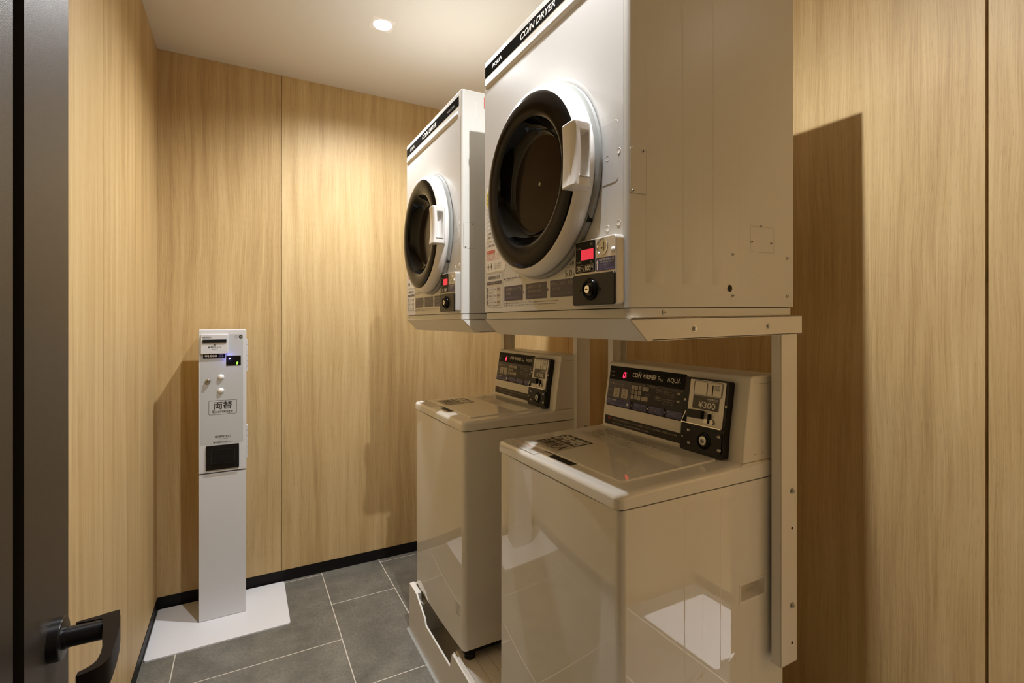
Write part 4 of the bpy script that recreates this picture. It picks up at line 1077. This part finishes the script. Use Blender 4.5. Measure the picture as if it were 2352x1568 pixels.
    def b2(g, h):
        g.text(h, '槽洗浄', -1.1810, -1.1680, 0.0490, 0.0530, 'ink', 0.0003); g.text(h, 'CLEANING', -1.1820, -1.1670, 0.0440, 0.0458, 'ink', 0.0003)
        g.poly(h, [(-1.1770, 0.0320), (-1.1715, 0.0320), (-1.1710, 0.0365), (-1.1775, 0.0365)], 'ink', 0.0003); g.poly(h, [(-1.1755, 0.0375), (-1.1740, 0.0410), (-1.1725, 0.0380)], 'ink', 0.0003)
    key(-1.2245, -1.1970, 0.0290, 0.0578, '', 'pause_button', b1); key(-1.1880, -1.1600, 0.0292, 0.0580, '', 'cleaning_button', b2)
    # ---------------- coin unit
    g = G()
    fy0, fy1 = 0.7860, 0.9255
    prof = [(1.0232, 0.9965), (1.0294 - 0.0, 1.059), (1.0508 - 0.0025, 1.1800)]
    # black surround: outline in the y / along-slope plane
    th = 0.020
    o = rrect(-0.9262, -0.7935, -0.0660, 0.1205, 0.006)
    def bend(u, v, h):
        if v >= 0: return FU.p(u, v, h)
        k = FL.p(0, 0, 0) ; L_ = (Vector((1.0294, 0, 1.059)) - Vector((1.023, 0, 0.992))).length
        return FL.p(u, v + L_, h)
    pts0 = []
    for p in o: pts0.append(p)
    vs0 = [bend(p[0], p[1], 0.0) for p in pts0]; vs1 = [bend(p[0], p[1], th) for p in pts0]
    n = len(pts0)
    g.add(vs0 + vs1, [(i, (i + 1) % n, n + (i + 1) % n, n + i) for i in range(n)], 'black_plastic', True)
    mn = [p for p in pts0 if p[1] >= 0]; ml = [p for p in pts0 if p[1] < 0]
    g.add([bend(p[0], p[1], th) for p in ([q for q in mn] + [(-0.9262, 0.0), (-0.7935, 0.0)])], [tuple(range(len(mn) + 2))], 'black_plastic')
    lo = sorted(ml, key=lambda p: 0)
    low = rrect(-0.9262, -0.7935, -0.0660, -0.0001, 0.006, (1, 1, 0, 0))
    g.add([bend(p[0], p[1], th) for p in low], [tuple(range(len(low)))], 'black_plastic')
    cu = B(g, 'coin_unit', 'black_plastic', cons)
    FT = Face(FU.p(0, 0, th), FU.U, FU.V, FU.N)
    g = G()
    g.rect(FT, -0.9085, -0.8005, 0.0035, 0.1155, 'silver_paint', 0.0002, 0.002, 0.0014)
    FM = Face(FT.p(0, 0, 0.0017), FT.U, FT.V, FT.N)
    g.outline(FM, -0.8955, -0.8080, 0.0760, 0.1140, 0.0012, 'ink', 0.0003, 0.006)
    g.rect(FM, -0.8930, -0.8545, 0.0790, 0.1105, 'silver_paint', 0.0003, 0.003, 0.0008); g.outline(FM, -0.8930, -0.8545, 0.0790, 0.1105, 0.0004, 'ink', 0.0013, 0.003)
    g.rect(FM, -0.8520, -0.8110, 0.0790, 0.1105, 'keycap_light', 0.0003, 0.003, 0.0008); g.outline(FM, -0.8520, -0.8110, 0.0790, 0.1105, 0.0004, 'ink', 0.0013, 0.003)
    g.rect(FM, -0.8385, -0.8352, 0.0800, 0.1055, 'black', 0.0014); g.text(FM, '100', -0.8310, -0.8160, 0.0925, 0.1065, 'ink_soft', 0.0014)
    g.rect(FM, -0.8940, -0.8155, 0.0425, 0.0755, 'panel_mid', 0.0003, 0.002, 0.0008)
    g.text(FM, '¥300', -0.8760, -0.8240, 0.0465, 0.0625, 'paper', 0.0014, bold=0.012); g.text(FM, '100円投入口', -0.8500, -0.8190, 0.0675, 0.0725, 'paper', 0.0014, bold=0.02); g.text(FM, '100 Yen Coins ONLY', -0.8500, -0.8190, 0.0645, 0.0665, 'paper', 0.0014)
    g.text(FM, '返却', -0.8510, -0.8420, 0.0368, 0.0400, 'ink_soft', 0.0005); g.text(FM, '投入', -0.8330, -0.8250, 0.0368, 0.0400, 'ink_soft', 0.0005)
    g.outline(FM, -0.8540, -0.8220, 0.0345, 0.0420, 0.0003, 'ink_soft', 0.0004, 0.002)
    g.outline(FM, -0.8520, -0.8245, 0.0100, 0.0300, 0.0006, 'ink', 0.0005, 0.003)
    g.rect(FM, -0.8520, -0.8245, 0.0100, 0.0210, 'brushed', 0.0006, 0.004, 0.004)
    g.rect(FM, -0.8402, -0.8352, 0.0105, 0.0345, 'black', 0.0008, 0.0015, 0.0060)
    mp = B(g, 'metal_face', 'silver_paint', cu)
    g = G()
    g.prism([FM.p(p[0], p[1], 0.0) for p in [(-0.9030, 0.0205), (-0.8990, 0.0180), (-0.8560, 0.0190), (-0.8560, 0.0375), (-0.8580, 0.0395), (-0.8950, 0.0385), (-0.9030, 0.0345)]], FM.N * 0.012, 'black_plastic', topr=0.0015)
    B(g, 'coin_return_flap', 'black_plastic', cu)
    # bright tray lip
    g = G()
    a = FM.p(-0.9180, 0.0035, 0.006); b = FM.p(-0.7985, 0.0035, 0.006)
    g.prism([FM.p(-0.9185, 0.0020, 0.0), FM.p(-0.7985, 0.0020, 0.0), FM.p(-0.7985, 0.0045, 0.0), FM.p(-0.9185, 0.0045, 0.0)], FM.N * 0.0085, 'chrome')
    g.prism([FM.p(-0.9185, 0.0040, 0.0005), FM.p(-0.9170, 0.0040, 0.0005), FM.p(-0.9070, 0.0330, 0.0005), FM.p(-0.9085, 0.0330, 0.0005)], FM.N * 0.0070, 'chrome')
    B(g, 'tray_lip', 'chrome', cu)
    # lock plate
    Lk = (Vector((1.0294, 0, 1.059)) - Vector((1.023, 0, 0.992))).length
    FK = Face(FL.p(0, Lk, th), FL.U, FL.V, FL.N)
    g = G(); g.rect(FK, -0.9120, -0.7985, -0.0560, -0.0050, 'black_plastic', 0.0002, 0.004, 0.0025)
    FK2 = Face(FK.p(0, 0, 0.0028), FK.U, FK.V, FK.N)
    g.lathe(FK2.p(-0.8500, -0.0320), FK2.N, [(0.0215, 0.0), (0.0205, 0.0020), (0.0175, 0.0028), (0.0150, 0.0010)], 'gloss_black', 40)
    g.lathe(FK2.p(-0.8500, -0.0320), FK2.N, [(0.0112, 0.0), (0.0112, 0.0040), (0.0100, 0.0048), (0.0001, 0.0048)], 'nickel', 32)
    FK3 = Face(FK2.p(0, 0, 0.0050), FK.U, FK.V, FK.N)
    g.lathe(FK3.p(-0.8500, -0.0320), FK3.N, [(0.0052, 0.0002), (0.0042, 0.0002)], 'ink', 20)
    g.add([FK3.p(-0.8540, -0.0290, 0.0004), FK3.p(-0.8525, -0.0275, 0.0004), FK3.p(-0.8465, -0.0350, 0.0004), FK3.p(-0.8480, -0.0365, 0.0004)], [(3, 2, 1, 0)], 'black')
    lkp = B(g, 'lock_plate', 'black_plastic', cu)
    for (u, v) in ((-0.8975, -0.0140), (-0.8940, -0.0460), (-0.8065, -0.0140), (-0.8035, -0.0455)):
        g = G(); g.dome(FK2.p(u, v), FK2.N, 0.0052, 0.0050, 'nickel', 20); B(g, 'dome_bolt', 'nickel', cu)
    for (u, v, ff) in ((-0.9215, 0.0600, FT), (-0.7968, 0.0590, FT)):
        g = G(); g.dome(ff.p(u, v), ff.N, 0.0030, 0.0014, 'paper', 16); B(g, 'dome_bolt', 'paper', cu)
    g = G(); g.dome(FK.p(-0.9200, -0.0340), FK.N, 0.0024, 0.0014, 'paper', 14); B(g, 'dome_bolt', 'paper', cu)
    # feet
    for (x, y) in ((0.688, WY0 + 0.032), (0.688, WY1 - 0.032), (1.13, WY0 + 0.032), (1.13, WY1 - 0.032)):
        g = G(); g.lathe((x, y, 0.165), (0, 0, 1), [(0.0001, 0.0), (0.0185, 0.0), (0.0200, 0.004), (0.0170, 0.012), (0.0160, 0.027)], 'black_plastic', 24); B(g, 'foot', 'black_plastic')
    return root
wa = make_washer('0')
wa['label'] = 'large near white top-loading coin washer showing 0, with a dark detergent label on its lid'
wa['group'] = 'coin washers under the dryers'
WOFF = 0.790
wb = make_washer('6'); wb.location = WO + Vector((0, WOFF, 0))
wb['label'] = 'rear white top-loading coin washer standing beside the back wall on its raised pan'
wb['group'] = 'coin washers under the dryers'

# ------------------------------------------------------------------ raised drain pans (coordinates of the rear one)
PO = Vector((0.90, 1.78, 0.0))
def make_pan():
    root = empty('drain_pan', PO, '', 'drain pan')
    def B(g, name, m='plastic_warm', parent=root): return g.build(name, m, parent, PO)
    Y0, Y1, X0, X1 = 1.395, 2.085, 0.628, 1.19
    g = G()
    # front wall: a notched lip, 20 mm deep
    o = [(Y1, 0.0), (Y1, 0.192), (Y1 - 0.004, 0.197), (2.000, 0.197), (1.985, 0.195), (1.885, 0.150), (1.868, 0.128), (1.608, 0.128), (1.590, 0.180), (1.584, 0.184), (Y0, 0.176), (Y0, 0.0)]
    g.prism([(X0, p[0], p[1]) for p in o], (0.0065, 0, 0), 'frame', smooth_side=False)
    g.box(X0 + 0.0065, X0 + 0.022, 1.986, Y1 - 0.001, 0.0, 0.1969); g.box(X0 + 0.0065, X0 + 0.022, Y0, 1.575, 0.0, 0.1750)
    B(g, 'front_wall', 'frame')
    g = G()
    g.box(X0 + 0.02, X1, Y1 - 0.015, Y1, 0, 0.192); g.box(X1 - 0.015, X1, Y0, Y1 - 0.015, 0, 0.192); g.box(X0 + 0.02, X1 - 0.015, Y0, Y0 + 0.015, 0, 0.170)
    B(g, 'rim', 'frame')
    g = G()
    # deck: ribbed stands at both ends, low basin between
    g.box(X0 + 0.02, X1 - 0.015, Y0 + 0.015, 1.625, 0.0, 0.1600); g.box(X0 + 0.02, X1 - 0.015, 1.960, Y1 - 0.015, 0.0, 0.1600)
    g.box(X0 + 0.0065, X1 - 0.015, 1.625, 1.960, 0.0, 0.040)
    for k in range(11):
        x = X0 + 0.030 + k * 0.045
        for a, b in ((Y0 + 0.016, 1.624), (1.961, Y1 - 0.016)): g.box(x, x + 0.0435, a, b, 0.1598, 0.1650, b=0.0009, seg=1)
    B(g, 'deck', 'frame')
    g = G(); g.add([(X0 - 0.011, Y0, 0.0008), (X0 - 0.011, Y1 + 0.004, 0.0008), (X0 - 0.002, Y1 + 0.004, 0.0035), (X0 - 0.002, Y0, 0.0035), (X0, Y1 + 0.002, 0.007), (X0, Y0, 0.007)], [(0, 3, 2, 1), (3, 5, 4, 2)], 'sealant', True)
    B(g, 'sealant_bead', 'sealant')
    return root
pn = make_pan()
pn['label'] = 'raised cream drain pan with a notched front wall, under the rear washer'
pn['group'] = 'drain pans under the washers'
p2 = copy_tree(pn); p2.location = PO + Vector((0, -WOFF, 0)); 
p2['label'] = 'raised cream drain pan under the near washer, below the bottom edge of the picture'
